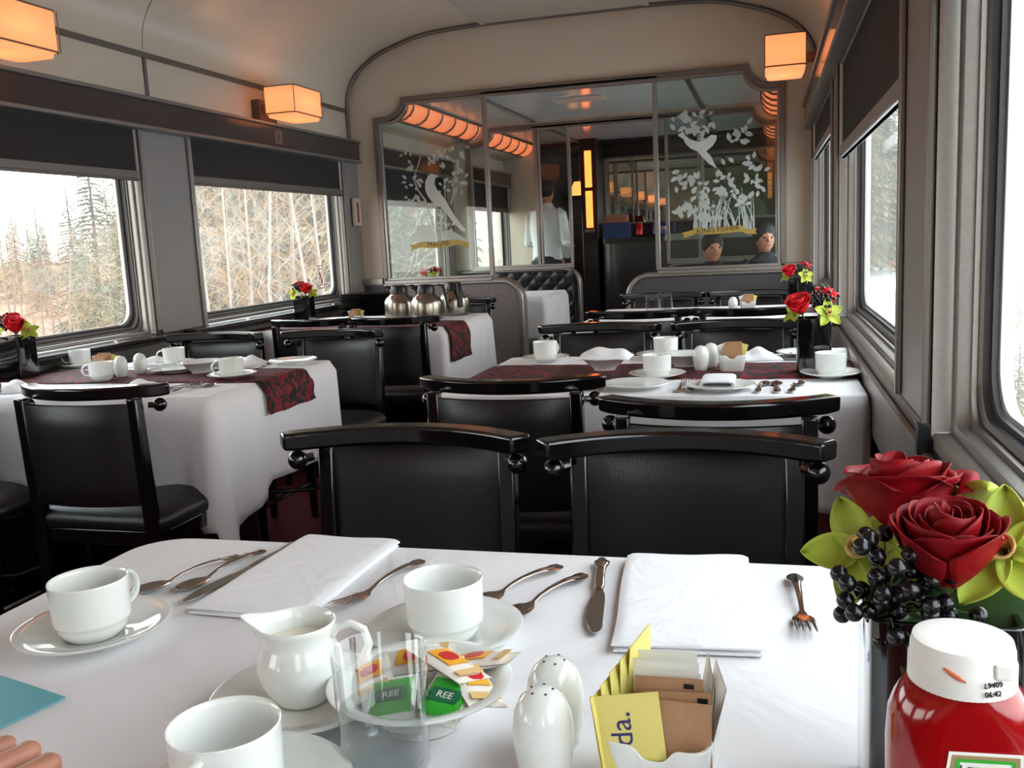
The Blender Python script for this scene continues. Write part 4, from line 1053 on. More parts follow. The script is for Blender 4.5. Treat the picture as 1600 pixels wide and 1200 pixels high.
# the bottle
k = thing('ketchup_bottle', 'red squeeze bottle with ribbed white cap beside the flowers', 'bottle', (.100, .520, TZ), math.radians(4))
R = []
for z, a, b, r_ in ((0, .064, .044, .018), (.004, .070, .048, .020), (.04, .074, .050, .021), (.112, .076, .052, .022), (.130, .074, .051, .023), (.140, .068, .050, .024), (.147, .060, .049, .0242), (.152, .050, .048, .0238)):
    R.append([(x, y, z) for x, y in rrect(a, b, min(r_, a/2-.0003, b/2-.0003), 6)])
MB().loft(R).build('bottle_body', ketch, k, angle=60)
mb = MB(); ring = []
def capring(r0, z, rib=0): return [((r0+(rib if i % 2 else 0))*math.cos(2*PI*i/120), (r0+(rib if i % 2 else 0))*math.sin(2*PI*i/120), z) for i in range(120)]
mb.loft([capring(.0262, .150), capring(.0270, .1505, .0004), capring(.0268, .163, .0004), capring(.0265, .164), capring(.0262, .170), capring(.0250, .1745), capring(.022, .1756), capring(.010, .1750)]); mb.build('cap', whitecap, k, angle=40)
MB().box(.009, .018, -.0262, -.0235, .162, .171).build('cap_notch', whitecap, k, bevel=.002)
mb = MB(); mb.tube([(.0266*math.sin(t_), -.0266*math.cos(t_), .1665-.002*j_) for j_, t_ in enumerate((-.58, -.45, -.30, -.15))], [.0006, .0013, .0014, .0005], 8); mb.build('sauce_smear', mat('sauce_smear', (196, 96, 60), .4), k)
text_obj('L9409', .0042, ink, k, (.0085, -.0266, .1600), (PI/2, 0, .32), 'date_code'); text_obj('06:42', .0042, ink, k, (.0085, -.0266, .1550), (PI/2, 0, .32), 'date_code')
lb = [(-.024, .040), (.026, .040), (.022, .122), (-.014, .122)]
TL = Matrix(((1, 0, 0, .002), (0, 0, -1, -.0262), (0, 1, 0, 0), (0, 0, 0, 1)))
def inset(p, d): cxx = sum(q[0] for q in p)/4; cyy = sum(q[1] for q in p)/4; return [(q[0]-math.copysign(d, q[0]-cxx), q[1]-math.copysign(d, q[1]-cyy)) for q in p]
lab = MB().poly(lb, .0004, TL).build('label', whitep, k)
def labring(p, d, w_, m_, lift, nm):
    a = inset(p, d); b = inset(p, d+w_); mb = MB(); vs = [TL @ Vector((x, y, lift)) for x, y in a+b]; mb.add(vs, [(i, (i+1) % 4, 4+(i+1) % 4, 4+i) for i in range(4)]); mb.build(nm, m_, lab, smooth=False)
labring(lb, .0016, .0020, mat('tan_border', (160, 130, 90), .5), .0006, 'tan_border'); labring(lb, .0036, .0018, greeni, .0007, 'green_border')
mb = MB(); mb.poly([(.004+.0078*math.cos(t), .090+.0070*math.sin(t)) for t in [2*PI*i/20 for i in range(20)]], .0008, TL); mb.build('tomato', redi, lab)
mb = MB(); mb.poly([(.013, .098), (.017, .102), (.016, .098), (.019, .096), (.016, .094), (.017, .090), (.014, .093)], .0008, TL); mb.build('leaf_print', mat('leaf_print', (60, 120, 50), .5), lab)
mb = MB(); mb.tube([TL @ Vector((-.011+.003*math.cos(t*1.2), .115-.05*t/2, .0008)) for t in [i/6*2 for i in range(7)]], .0005, 4); mb.build('vine_print', mat('vine', (70, 110, 60), .5), lab)
text_obj('375 mL', .0052, ink, lab, (.005, -.0272, .1125), (PI/2, PI, 0), 'lettering')

# ------------------------------------------------------------------ flowers
def petal(mb, th, R0, H, span, curl, seed, z0=0):
    rd = random.Random(seed); ph = rd.uniform(0, 6)
    def f(a, b):
        u = -1+2*a; v = b
        wdt = math.sin(min(1, .45+v*.9)*PI/2)*(1-.18*max(0, v-.8)/.2)
        ang = th+u*span/2*wdt
        r = R0*(.25+.75*math.sin(min(1, v*1.25)*PI/2))+curl*max(0, v-.62)**2*6*(1+.3*math.sin(3*u+ph))
        z = z0+H*(v-.20*abs(u)**3*v*v)-curl*max(0, v-.8)*2.6+.0012*math.sin(u*4+ph)*v
        return (r*math.cos(ang), r*math.sin(ang), z)
    mb.grid(f, 10, 9)
def make_rose(m_, S=1.0, open_=1.0, n=26):
    r = thing('red_rose', 'x', 'rose'); mb = MB()
    for i in range(n):
        t = i/(n-1); petal(mb, i*2.399, S*(.0015+.0235*t**.8), S*(.042+.003*math.sin(i*2))*(1-.08*t), 4.0-1.75*t, S*open_*(.0006+.011*max(0, t-.45)), i)
    mb.build('petals', m_, r, angle=180, solid=.0006)
    mb = MB().lathe([(0, -.004), (S*.007, -.002), (S*.0085, .004), (S*.006, .010)], 12); mb.tube([(0, 0, 0), (0, 0, -.05)], .0025, 8); mb.build('stem', stemm, r)
    return r
def make_orchid(S=1.0):
    r = thing('green_orchid', 'x', 'orchid')
    for i in range(5):
        a = PI/2+2*PI*i/5; ca, sa = math.cos(a), math.sin(a); L = S*(.040 if i in (0, 2, 3) else .037); W = S*.0135
        def f(p, q):
            u = -1+2*p; v = q; w_ = W*math.sin(PI*min(1, (.12+.88*v))**.85)**.75*(1 if v < .98 else .1); x = u*w_; y = .003+L*v
            z = .006*u*u-.004*v+.016*v*v*(1 if i % 2 else .6)-.008*v**4
            return (x*sa+y*ca, -x*ca+y*sa, z*S)
        MB().grid(f, 8, 12).build('petal', greenpet, r, angle=180, solid=.0008)
    mb = MB().lathe([(S*.002, 0), (S*.0045, .003), (S*.0055, .009), (S*.0075, .013), (S*.009, .0135)], 14); mb.build('lip', lipm, r, solid=.0006, angle=180)
    MB().tube([(0, S*.004, .004), (0, S*.005, .012), (0, S*.003, .017)], [.003, .0028, .0018], 10).build('column', mat('orchid_column', (226, 190, 70), .5) if 'orchid_column' not in MATS else MATS['orchid_column'], r)
    MB().tube([(0, 0, .001), (0, -.001, -.012)], .0018, 6).build('stem', stemm, r)
    return r
def make_berries(n=44, S=1.0, rb=.0058):
    r = thing('berry_sprig', 'x', 'berries'); rd = random.Random(11); st = MB()
    pts = []
    while len(pts) < n:
        p = Vector((rd.gauss(0, .015), rd.gauss(0, .009), rd.gauss(0, .014)))*S
        if all((p-q).length > rb*1.75 for q in pts): pts.append(p)
    for p in pts:
        mb = MB(); mb.sphere((0, 0, 0), rb, 12); o = mb.build('berry', berrym, r, angle=180); o.location = p
        st.tube([p, p*.55+Vector((0, .004, -.004)), Vector((0, .010, -.030))], .0006, 4)
    st.build('twigs', stemm, r); return r
def make_leaf(L=.15, W=.05):
    def f(a, b):
        u = -1+2*a; w_ = W*math.sin(PI*(.03+.95*b))**.7; return (u*w_, L*b, .012*abs(u)-.05*b*b*L/.15+.002*math.sin(b*20)*u)
    r = thing('flower_leaf', 'x', 'leaf'); MB().grid(f, 12, 24).build('blade', leafm, r, angle=180, solid=.0008)
    MB().tube([(0, L*b, -.05*b*b*L/.15+.001) for b in [i/10 for i in range(11)]], [.0016-.0012*i/10 for i in range(11)], 6).build('midrib', mat('midrib', (110, 130, 80), .5), r); return r
def make_vase(w_=.09, h_=.15):
    R = [[(x, y, z) for x, y in rrect(w_+2*e, w_+2*e, .007, 3)] for e, z in ((0, 0), (0, h_), (-.004, h_), (-.004, .008))]
    o = MB().loft(R).build('flower_vase', vasem, None, bevel=.0008); tag(o, 'x', 'vase'); return o
roseA = Proto(make_rose(redrose, 1.22, .8, 28)); roseB = Proto(make_rose(redrose, 1.45, 1.3, 28)); roseC = Proto(make_rose(redrose2, 1.25, .7, 22))
orcP = Proto(make_orchid(1.0)); berP = Proto(make_berries()); leaP = Proto(make_leaf()); vasP = Proto(make_vase())
def rot_to(n, roll=0):
    n = Vector(n).normalized(); q = n.to_track_quat('Z', 'Y'); return (q @ Matrix.Rotation(roll, 3, 'Z').to_quaternion()).to_euler()
vasP.put((.106, .637, TZ), 0, 'black square glass vase behind the red bottle', 'black square vases')
F = 'flowers in the front vase'
_ro = roseA.put(tuple(at(1478, 912, 1, .612)), 0, 'dark red rose in the front vase, the nearer and lower of the two', F, rot_to((-.02, -.22, 1))); _ro.scale = (.98, .98, 1.05)
roseB.put(tuple(at(1418, 850, 1, .675)), 0, 'large dark red rose at the back of the front vase', F, rot_to((-.1, .15, 1), 1.1))
orcP.put(tuple(at(1348, 862, 1, .655)), 0, 'lime green orchid on the left of the front vase', F, rot_to((-.30, -.75, .55), .55))
orcP.put(tuple(at(1572, 862, 1, .61)), 0, 'lime green orchid on the right of the front vase at the picture edge', F, rot_to((-.45, -.75, .55), .2))
orcP.put(tuple(at(1520, 800, 1, .68)), 0, 'lime green orchid petals showing behind the front rose', F, rot_to((.3, .6, .7), .4))
berP.put(tuple(at(1396, 922, 1, .598)), 0, 'cluster of glossy black berries hanging over the front vase', F, (0, .5, 0))
_a = at(1425, 955, 1, .635); _b = at(1640, 1110, 1, .575); _y = (_b-_a).normalized(); _z = (Vector((-.1, -.75, .75))-_y*_y.dot(Vector((-.1, -.75, .75)))).normalized(); _x = _y.cross(_z)
_l = leaP.put(tuple(_a), 0, 'large dark green leaf curling down behind the red bottle', F, Matrix((_x, _y, _z)).transposed().to_euler()); _l.scale = (1.35, 1.25, 1.2)
def arrangement(x, y, z, where, S=1.0, flip=1):
    vasP.put((x, y, z), 0, 'black square vase ' + where, 'black square vases'); g_ = 'flowers in the smaller vases'
    zt = z+.165
    roseC.put((x-.032*flip, y-.03, zt+.002), 0, 'bright red rose leaning left in the vase ' + where if flip > 0 else 'bright red rose leaning right in the vase ' + where, g_, rot_to((-.35*flip, -.55, 1)))
    roseC.put((x+.022*flip, y+.015, zt+.012), 0, 'second red rose at the back of the vase ' + where, g_, rot_to((.3*flip, .1, 1)))
    orcP.put((x+.035*flip, y-.045, zt-.0), 0, 'lime green orchid low at the side of the vase ' + where, g_, rot_to((.25*flip, -.8, .3)))
    orcP.put((x-.045*flip, y+.01, zt-.0), 0, 'lime green orchid behind the leaning rose ' + where, g_, rot_to((-.6*flip, -.5, .6)))
    b = berP.put((x+.018*flip, y-.032, zt+.035), 0, 'black berries above the vase ' + where, g_); b.scale = (.9, .9, .8)
arrangement(.118, 2.665, TZ+.002, 'on the middle right table')
arrangement(.135, 4.72, TZ+.002, 'on the right rear table')
arrangement(-2.585, 2.70, TZ+.002, 'on the left window table', flip=-1)
arrangement(-2.53, 4.74, TZ+.002, 'beside the coffee pots', flip=-1)
arrangement(-2.54, 6.86, TZ, 'beyond the partition', flip=1)


# ------------------------------------------------------------------ middle right table
W2 = 'on the middle right table'
ZR = TZ+.003
cup(-.712, 2.955, 60, 'white cup at the far left corner of the middle right table', 'saucer at the far left corner of the middle right table')
cup(-.322, 3.00, 90, 'white cup at the far middle of the middle right table', 'saucer at the far middle of the middle right table', sx=(-.34, 3.0))
cup(-.302, 2.575, 100, 'white cup at the near middle of the middle right table', 'saucer at the near middle of the middle right table')
cup(.157, 2.565, 90, 'ribbed white cup beside the window ledge on the middle right table', 'saucer beside the window ledge on the middle right table')
plaP.put((-.342, 2.415, TZ), 0, 'flat white side plate at the near edge of the middle right table', 'side plates')
plaP.put((-.12, 2.385, TZ), 0, 'white plate under the rolled napkin', 'side plates')
rolP.put((-.125, 2.375, TZ+.014), 0, 'rolled white napkin showing its open end on the middle right table', 'rolled napkins')
bowP.put((-.478, 2.74, ZR), 0, 'white bowl with a napkin in it on the middle right table', 'white bowls')
humP.put((-.478, 2.75, ZR+.034), PI/2, 'white napkin puffed up in the bowl', 'draped napkins')
bowP.put((-.245, 2.80, ZR), 0, 'white bowl behind the near middle cup of the middle right table', 'white bowls')
shaP.put((-.19, 2.70, ZR), 0, 'egg shaped shaker left of the sugar holder on the middle right table', 'egg shaped shakers')
shaP.put((-.165, 2.76, ZR), 0, 'egg shaped shaker half hidden behind another on the middle right table', 'egg shaped shakers')
cadP.put((-.102, 2.70, ZR), 0, 'white sugar holder on the runner of the middle right table', 'sugar caddies')
def sachetset(x, y, z, where, n=3):
    for i in range(n):
        r = thing('sugar_sachet', ('brown sachet %s in the sugar holder ' % ('in front', 'second', 'third')[i]) + where, 'sachet', (x+.002*i, y-.02+.014*i, z+.04+.006*i), 0, 'sachets in the small sugar holders'); r.rotation_euler = (PI/2-.1, 0, .05*i)
        packetmesh(.048, .058, .004, False, i+30).build('paper', brown, r, angle=60)
    for i in range(2):
        r = thing('sugar_sachet', ('yellow sachet %s side of the sugar holder ' % ('at the left', 'at the right')[i]) + where, 'sachet', (x-.024+.048*i, y+.016, z+.046), 0, 'sachets in the small sugar holders'); r.rotation_euler = (PI/2, .3 if i else -.3, .4)
        packetmesh(.03, .058, .004, False, i+40).build('paper', yel if i else whitep, r, angle=60)
sachetset(-.102, 2.70, ZR, 'on the middle right table')
humP.put((-.035, 2.985, TZ), .2, 'white draped napkin at the far side of the middle right table', 'draped napkins')
humP.put((.17, 2.985, TZ), 1.4, 'crumpled white napkin against the window ledge', 'draped napkins')
G2 = 'cutlery on the middle right table'
lay(spoP, (-.425, 2.50), (-.455, 2.36), 'left spoon at the near left of the middle right table', G2); lay(spoP, (-.39, 2.49), (-.43, 2.34), 'right spoon at the near left of the middle right table', G2)
lay(kniP, (-.45, 2.52), (-.49, 2.32), 'knife beside the two spoons of the middle right table', G2)
for i, x in enumerate((-.222, -.195)): lay(forP, (x+.006, 2.50), (x, 2.335), ('left', 'right')[i] + ' fork standing out beside the rolled napkin', G2)
for i, x in enumerate((-.03, .018, .05)): lay(spoP, (x+(.02, 0.0, .025)[i], 2.46), (x, 2.32), ('left', 'middle', 'right')[i] + ' spoon of the three near the ribbed cup', G2)
lay(forP, (-.47, 3.02), (-.50, 2.93), 'fork at the far side of the middle right table behind the bowl', G2)
lay(forP, (.08, 2.93), (.06, 3.05), 'fork beside the draped napkin of the middle right table', G2); lay(forP, (.055, 2.93), (.035, 3.05), 'second fork beside the draped napkin of the middle right table', G2)
sauP.put((.10, 3.0, TZ), 0, 'empty white saucer behind the vase on the middle right table', 'saucers under the coffee cups')
# ------------------------------------------------------------------ left table
cup(-2.545, 2.955, 215, 'white cup near the window behind the vase on the left table', 'saucer near the window on the left table', cupP)
cup(-2.16, 2.60, 200, 'white cup in front of the sugar holder on the left table', None, cupP, z=ZR)
cup(-2.135, 2.965, 200, 'white cup at the middle far side of the left table', 'saucer at the middle far side of the left table', cupP)
cup(-1.690, 2.640, 225, 'white cup by the aisle corner of the left table', 'saucer by the aisle corner of the left table', cupP)
cadP.put((-2.235, 2.70, ZR), 0, 'white sugar holder on the left table', 'sugar caddies'); sachetset(-2.235, 2.70, ZR, 'on the left table')
shaP.put((-2.145, 2.68, ZR), 0, 'left egg shaped shaker on the left table', 'egg shaped shakers'); shaP.put((-2.12, 2.75, ZR), 0, 'right egg shaped shaker on the left table', 'egg shaped shakers')
plaP.put((-2.015, 2.80, ZR), 0, 'white side plate beside the shakers on the left table', 'side plates')
bowP.put((-1.895, 2.775, ZR), 0, 'white bowl on the runner of the left table', 'white bowls')
plaP.put((-1.935, 2.99, TZ), 0, 'white plate behind the bowl on the left table', 'side plates')
plaP.put((-1.665, 3.0, TZ), 0, 'empty white plate at the far aisle corner of the left table', 'side plates')
humP.put((-1.83, 2.98, TZ), .5, 'folded napkin between two plates of the left table', 'draped napkins')
humP.put((-2.27, 3.0, TZ), -.4, 'white napkin left of the far cup on the left table', 'draped napkins')
humP.put((-1.87, 2.42, TZ), 1.2, 'white napkin just past the chair rail on the left table', 'draped napkins')
humP.put((-2.36, 2.42, TZ), .4, 'white napkin behind the big left chair', 'draped napkins')
plaP.put((-2.45, 2.40, TZ), 0, 'white plate at the left edge of the picture', 'side plates')
G3 = 'cutlery on the left table'
lay(spoP, (-1.665, 2.50), (-1.72, 2.36), 'outer spoon at the aisle corner of the left table', G3); lay(spoP, (-1.73, 2.50), (-1.765, 2.37), 'inner spoon at the aisle corner of the left table', G3)
lay(kniP, (-1.76, 2.54), (-1.80, 2.34), 'knife beside the spoons of the left table', G3); lay(forP, (-1.70, 2.48), (-1.74, 2.33), 'fork under the spoons of the left table', G3)
lay(kniP, (-1.75, 2.93), (-1.78, 3.05), 'knife beside the far aisle plate of the left table', G3); lay(spoP, (-2.02, 2.93), (-2.05, 3.05), 'spoon behind the left table plates', G3)
# ------------------------------------------------------------------ coffee pots, trays, right rear table
def make_pot():
    r = thing('coffee_pot', 'x', 'coffee pot')
    MB().lathe([(0, 0), (.080, 0), (.085, .004), (.086, .015), (.086, .085), (.083, .100), (.074, .116), (.058, .130), (.048, .138), (.047, .142)], 40).build('steel_body', potst, r, angle=60)
    MB().lathe([(.049, .138), (.050, .165), (.044, .182), (.030, .188), (0, .188)], 32).build('lid', blackpl, r)
    mb = MB(); mb.tube([(-.03, 0, .165), (-.06, 0, .172), (-.075, 0, .178)], [.018, .014, .010], 12); mb.build('spout', blackpl, r)
    mb = MB(); R = []
    for x, z in ((.035, .176), (.07, .184), (.092, .176), (.100, .15), (.106, .11), (.112, .07), (.114, .05)): R.append([(x-.006, -.012, z-.003), (x+.006, -.012, z+.003), (x+.006, .012, z+.003), (x-.006, .012, z-.003)])
    mb.loft(R); mb.build('handle', blackpl, r, bevel=.003)
    return r
potP = Proto(make_pot()); GP = 'steel coffee pots'
potP.put((-2.00, 4.86, TZ), .2, 'steel coffee pot with black lid, leftmost of the three', GP); potP.put((-1.79, 4.73, TZ+.003), .3, 'steel coffee pot with black lid, middle and nearest of the three', GP); potP.put((-1.725, 5.0, TZ), -.9, 'steel coffee pot with its black handle toward the viewer, rightmost', GP)
for k in range(9):
    mb = MB(); R = [[(x, y, z) for x, y in rrect(.33-2*e, .25-2*e, .02, 3)] for e, z in ((.012, 0), (0, .010), (-.004, .012), (0, .0125), (.014, .003))]
    mb.loft(R); o = mb.build('serving_tray', blackpl, None); o.location = (-2.36+.004*(k % 3), 5.28-.003*(k % 2), .0+.752+.0145*k); 
    tag(o, ('black tray at the bottom of the stack left of the coffee pots', 'black tray at the top of the stack left of the coffee pots')[k == 8] if k in (0, 8) else 'black tray in the middle of the stack left of the coffee pots', 'tray', 'black stacked trays')
cadP.put((-2.12, 4.52, TZ+.003), 0, 'white sugar holder in front of the coffee pots', 'sugar caddies'); sachetset(-2.12, 4.52, TZ+.003, 'by the coffee pots')
o = MB().poly([(-.14, -.09), (.14, -.09), (.14, .09), (-.14, .09)], .002).build('menu_sheet', whitep, None); o.location = (-2.42, 4.95, TZ); o.rotation_euler = (0, 0, .3); tag(o, 'white menu sheet lying beside the far vase by the window', 'menu')
tg = thing('drinking_glass', 'x', 'glass')
MB().lathe([(0, 0), (.030, 0), (.033, .004), (.0355, .095), (.0345, .095), (.032, .010), (0, .008)], 32).build('glass_body', glassm, tg, angle=60)
tgP = Proto(tg); GG = 'empty glasses on the right rear table'
tgP.put((-.575, 4.78, TZ), 0, 'empty glass on the right rear table, left one in front', GG); tgP.put((-.515, 4.86, TZ+.003), 0, 'empty glass on the right rear table, right one behind', GG)
cadP.put((-.10, 4.74, TZ+.003), 0, 'white sugar holder on the right rear table', 'sugar caddies'); sachetset(-.10, 4.74, TZ+.003, 'on the right rear table')
shaP.put((-.17, 4.70, TZ+.003), 0, 'egg shaped shaker on the right rear table', 'egg shaped shakers')

# ------------------------------------------------------------------ the hand on the table, people and reflection stand-ins further back
def fleshed(mb, name, m_, parent=None, voxel=.002, smooth_=6):
    o = mb.build(name, m_, parent, angle=180)
    md = o.modifiers.new('remesh', 'REMESH'); md.mode = 'VOXEL'; md.voxel_size = voxel; md.use_smooth_shade = True
    ms = o.modifiers.new('smooth', 'SMOOTH'); ms.factor = .5; ms.iterations = smooth_
    return o
def make_hand():
    base = tb(20, 1190, .775)
    root = thing('hand', 'closed hand of a person resting on the near table at the lower left corner', 'hand', (base.x, base.y, TZ))
    O = Vector((base.x, base.y, TZ)); mb = MB()
    pips = [at(8, 1166, 2, .782)-O, at(45, 1176, 2, .784)-O, at(76, 1196, 2, .782)-O, at(104, 1222, 2, .778)-O]
    fwd = (at(45, 1176, 2, .784)-at(-8, 1212, 2, .784)); fwd.z = 0; fwd.normalize()
    side = Vector((fwd.y, -fwd.x, 0)); dn = Vector((0, 0, -1)); rr = [.0088, .0095, .0098, .0092]; mcps = []
    for i, p in enumerate(pips):
        k = (.036, .042, .044, .040)[i]; q = p-fwd*k+Vector((0, 0, .006)); mcps.append(q); r_ = rr[i]
        dip = p+dn*(p.z-.013)*.9-fwd*.006; tip = dip-fwd*.018+Vector((0, 0, -.001))
        if dip.z < .011: dip.z = .011
        tip.z = max(tip.z, .010)
        mb.tube([q, q.lerp(p, .5)+Vector((0, 0, .0)), p-fwd*.005, p, p+dn*.006-fwd*.0005, dip, tip], [r_*1.12, r_*.98, r_*1.02, r_*1.03, r_*.98, r_*.9, r_*.8], 16)
        mb.sphere(tuple(p-fwd*.001), r_*1.03, 14); mb.sphere(tuple(tip), r_*.8, 12); mb.sphere(tuple(q), r_*1.15, 14)
    c = sum(mcps, Vector())/4; wrist = c-fwd*.085+Vector((0, 0, -.006))
    for i in range(4): mb.tube([mcps[i], mcps[i].lerp(wrist, .45)+Vector((0, 0, -.002)), wrist+(mcps[i]-c)*.45], [.0125, .0145, .017], 14)
    # thumb leaves the side of the palm and lies against the curled fingers
    tb0 = wrist+side*.018+fwd*.012; 
    mb.tube([tb0, tb0+side*.022+fwd*.028+dn*.008, tb0+side*.022+fwd*.056+dn*.012, mcps[3]+fwd*.030+side*.012+dn*.018], [.015, .0135, .0115, .0095], 14); mb.sphere(tuple(mcps[3]+fwd*.030+side*.012+dn*.018), .0095, 12)
    elbow = wrist-fwd*.20+Vector((0, 0, -.0))
    mb.tube([wrist, wrist-fwd*.03, wrist-fwd*.10], [.023, .024, .029], 18)
    for v in range(len(mb.v)): 
        x, y, z = mb.v[v]; mb.v[v] = (x, y, max(z, .0006))
    fleshed(mb, 'hand_skin', skin, root, .0016, 4)
    sl = MB(); sl.tube([wrist-fwd*.06, wrist-fwd*.07, wrist-fwd*.14, elbow], [.031, .034, .038, .044], 24)
    for v in range(len(sl.v)):
        x, y, z = sl.v[v]; sl.v[v] = (x, y, max(z, .0006))
    sl.build('sleeve', mat('dark_sleeve', (40, 42, 56), .85, bump=.3, bscale=400), root)
    return root
make_hand()
def make_person(loc, rz, label, pose, shirt, trousers, hairc, skinc=skin):
    r = thing('person', label, 'person', loc, rz)
    b = MB(); sh_ = MB(); tr = MB(); hp = 0.95 if pose == 'stand' else .50    # hip height
    S_ = hp+.48; N_ = S_+.065; Hc = Vector((0, -.015, N_+.115))
    # figure faces -y
    b.tube([(0, 0, hp), (0, .01, hp+.15), (0, .01, hp+.34), (0, 0, S_-.02), (0, 0, S_+.02), (0, -.005, N_+.03)], [.12, .115, .135, .12, .055, .046], 20)
    b.sphere(tuple(Hc), .095, 20, sc_=(.80, .98, 1.2)); b.sphere(tuple(Hc+Vector((0, -.02, -.06))), .06, 14, sc_=(.85, 1, .9))
    b.tube([tuple(Hc+Vector((0, -.085, .02))), tuple(Hc+Vector((0, -.112, -.022)))], [.008, .014], 10)
    for s in (-1, 1):
        b.sphere(tuple(Hc+Vector((s*.078, .01, -.005))), .022, 10, sc_=(.4, .8, 1.2))
        sh0 = Vector((s*.165, 0, S_-.035))
        if pose == 'stand': el = sh0+Vector((s*.05, .0, -.28)); ha = el+Vector((-s*.06, -.20, -.02))
        else: el = sh0+Vector((s*.04, -.10, -.25)); ha = el+Vector((-s*.10, -.17, .10))
        b.tube([sh0, el, ha], [.050, .038, .026], 14); b.sphere(tuple(ha+(ha-el).normalized()*.035), .034, 12, sc_=(.8, 1.1, .6))
        hd = (ha-el).normalized(); ln = Vector((1, 0, 0))
        for f in range(4): p0 = ha+hd*.05+ln*(.021-.014*f); b.tube([p0, p0+hd*(.035-.004*abs(f-1)), p0+hd*.05+Vector((0, 0, -.02))], [.009, .0085, .007], 8)
        b.tube([ha+hd*.01-ln*s*.02, ha+hd*.04-ln*s*.042], [.011, .009], 8)
        sh_.tube([sh0+Vector((-s*.03, 0, .012)), sh0, el, el.lerp(ha, .8)], [.056, .060, .048, .038], 14)
        if pose == 'stand': kn = Vector((s*.10, -.01, .50)); an = Vector((s*.10, .02, .08)); to = an+Vector((0, -.13, -.045))
        else: kn = Vector((s*.11, -.42, .50)); an = Vector((s*.11, -.40, .08)); to = an+Vector((0, -.13, -.045))
        hj = Vector((s*.09, 0, hp)); b.tube([hj, kn, an, to], [.080, .055, .036, .03], 14)
        tr.tube([hj, hj.lerp(kn, .5), kn, kn.lerp(an, .95)], [.092, .082, .066, .050], 16)
        sb = MB(); sb.tube([an+Vector((0, .05, -.045)), an+Vector((0, -.05, -.04)), to+Vector((0, -.03, 0))], [.036, .040, .030], 12); sb.build('shoe', blackpl, r)
    sh_.tube([(0, 0, hp-.03), (0, .01, hp+.12), (0, .01, hp+.34), (0, 0, S_-.01), (0, 0, S_+.035), (0, 0, S_+.075)], [.145, .132, .155, .140, .082, .064], 20)
    for m_ in (sh_, b):
        for i in range(len(m_.v)):
            x, y, z = m_.v[i]
            if hp-.05 < z < S_ and abs(x) < .17 and abs(y) < .17: m_.v[i] = (x*1.12, y*.74, z)
    tr.tube([(0, 0, hp-.06), (0, 0, hp+.04)], [.135, .135], 16)
    fleshed(b, 'body', skinc, r, .010, 3); fleshed(sh_, 'shirt', shirt, r, .012, 3); fleshed(tr, 'trousers', trousers, r, .014, 3)
    h = MB(); h.sphere(tuple(Hc+Vector((0, .018, .036))), .108, 18, sc_=(.88, .96, 1.0)); h.build('hair', hairc, r)
    for s in (-1, 1): e = MB(); e.sphere(tuple(Hc+Vector((s*.032, -.082, .008))), .009, 8); e.build('eye', ink, r)
    m2 = MB(); m2.sphere(tuple(Hc+Vector((0, -.088, -.055))), .018, 8, sc_=(1.3, .4, .3)); m2.build('mouth', mat('lips', (170, 90, 84), .5) if 'lips' not in MATS else MATS['lips'], r)
    return r
darkc = mat('dark_jacket', (22, 24, 34), .8); whites = mat('white_shirt', (228, 230, 232), .7); hairb = mat('dark_hair', (26, 20, 18), .6, bump=.5, bscale=200)
pp = at(846, 420, 1, 9.0)
make_person((pp.x+.07, 9.0, 0), PI-.3, 'staff person in a white shirt standing in the galley behind the narrow pane', 'stand', whites, darkc, hairb)
_q = make_person((-.03, 7.40, 0), .3, 'dark haired figure in black jacket, stand-in for a reflection in the kingfisher pane, right one', 'sit', darkc, darkc, hairb)  # this and the next figure are added to imitate reflections in the glass
_q2 = make_person((-.42, 7.40, 0), .35, 'seated figure in dark clothes, stand-in for a reflection in the kingfisher pane, left one', 'sit', mat('dark_maroon', (50, 28, 32), .8), darkc, hairb)

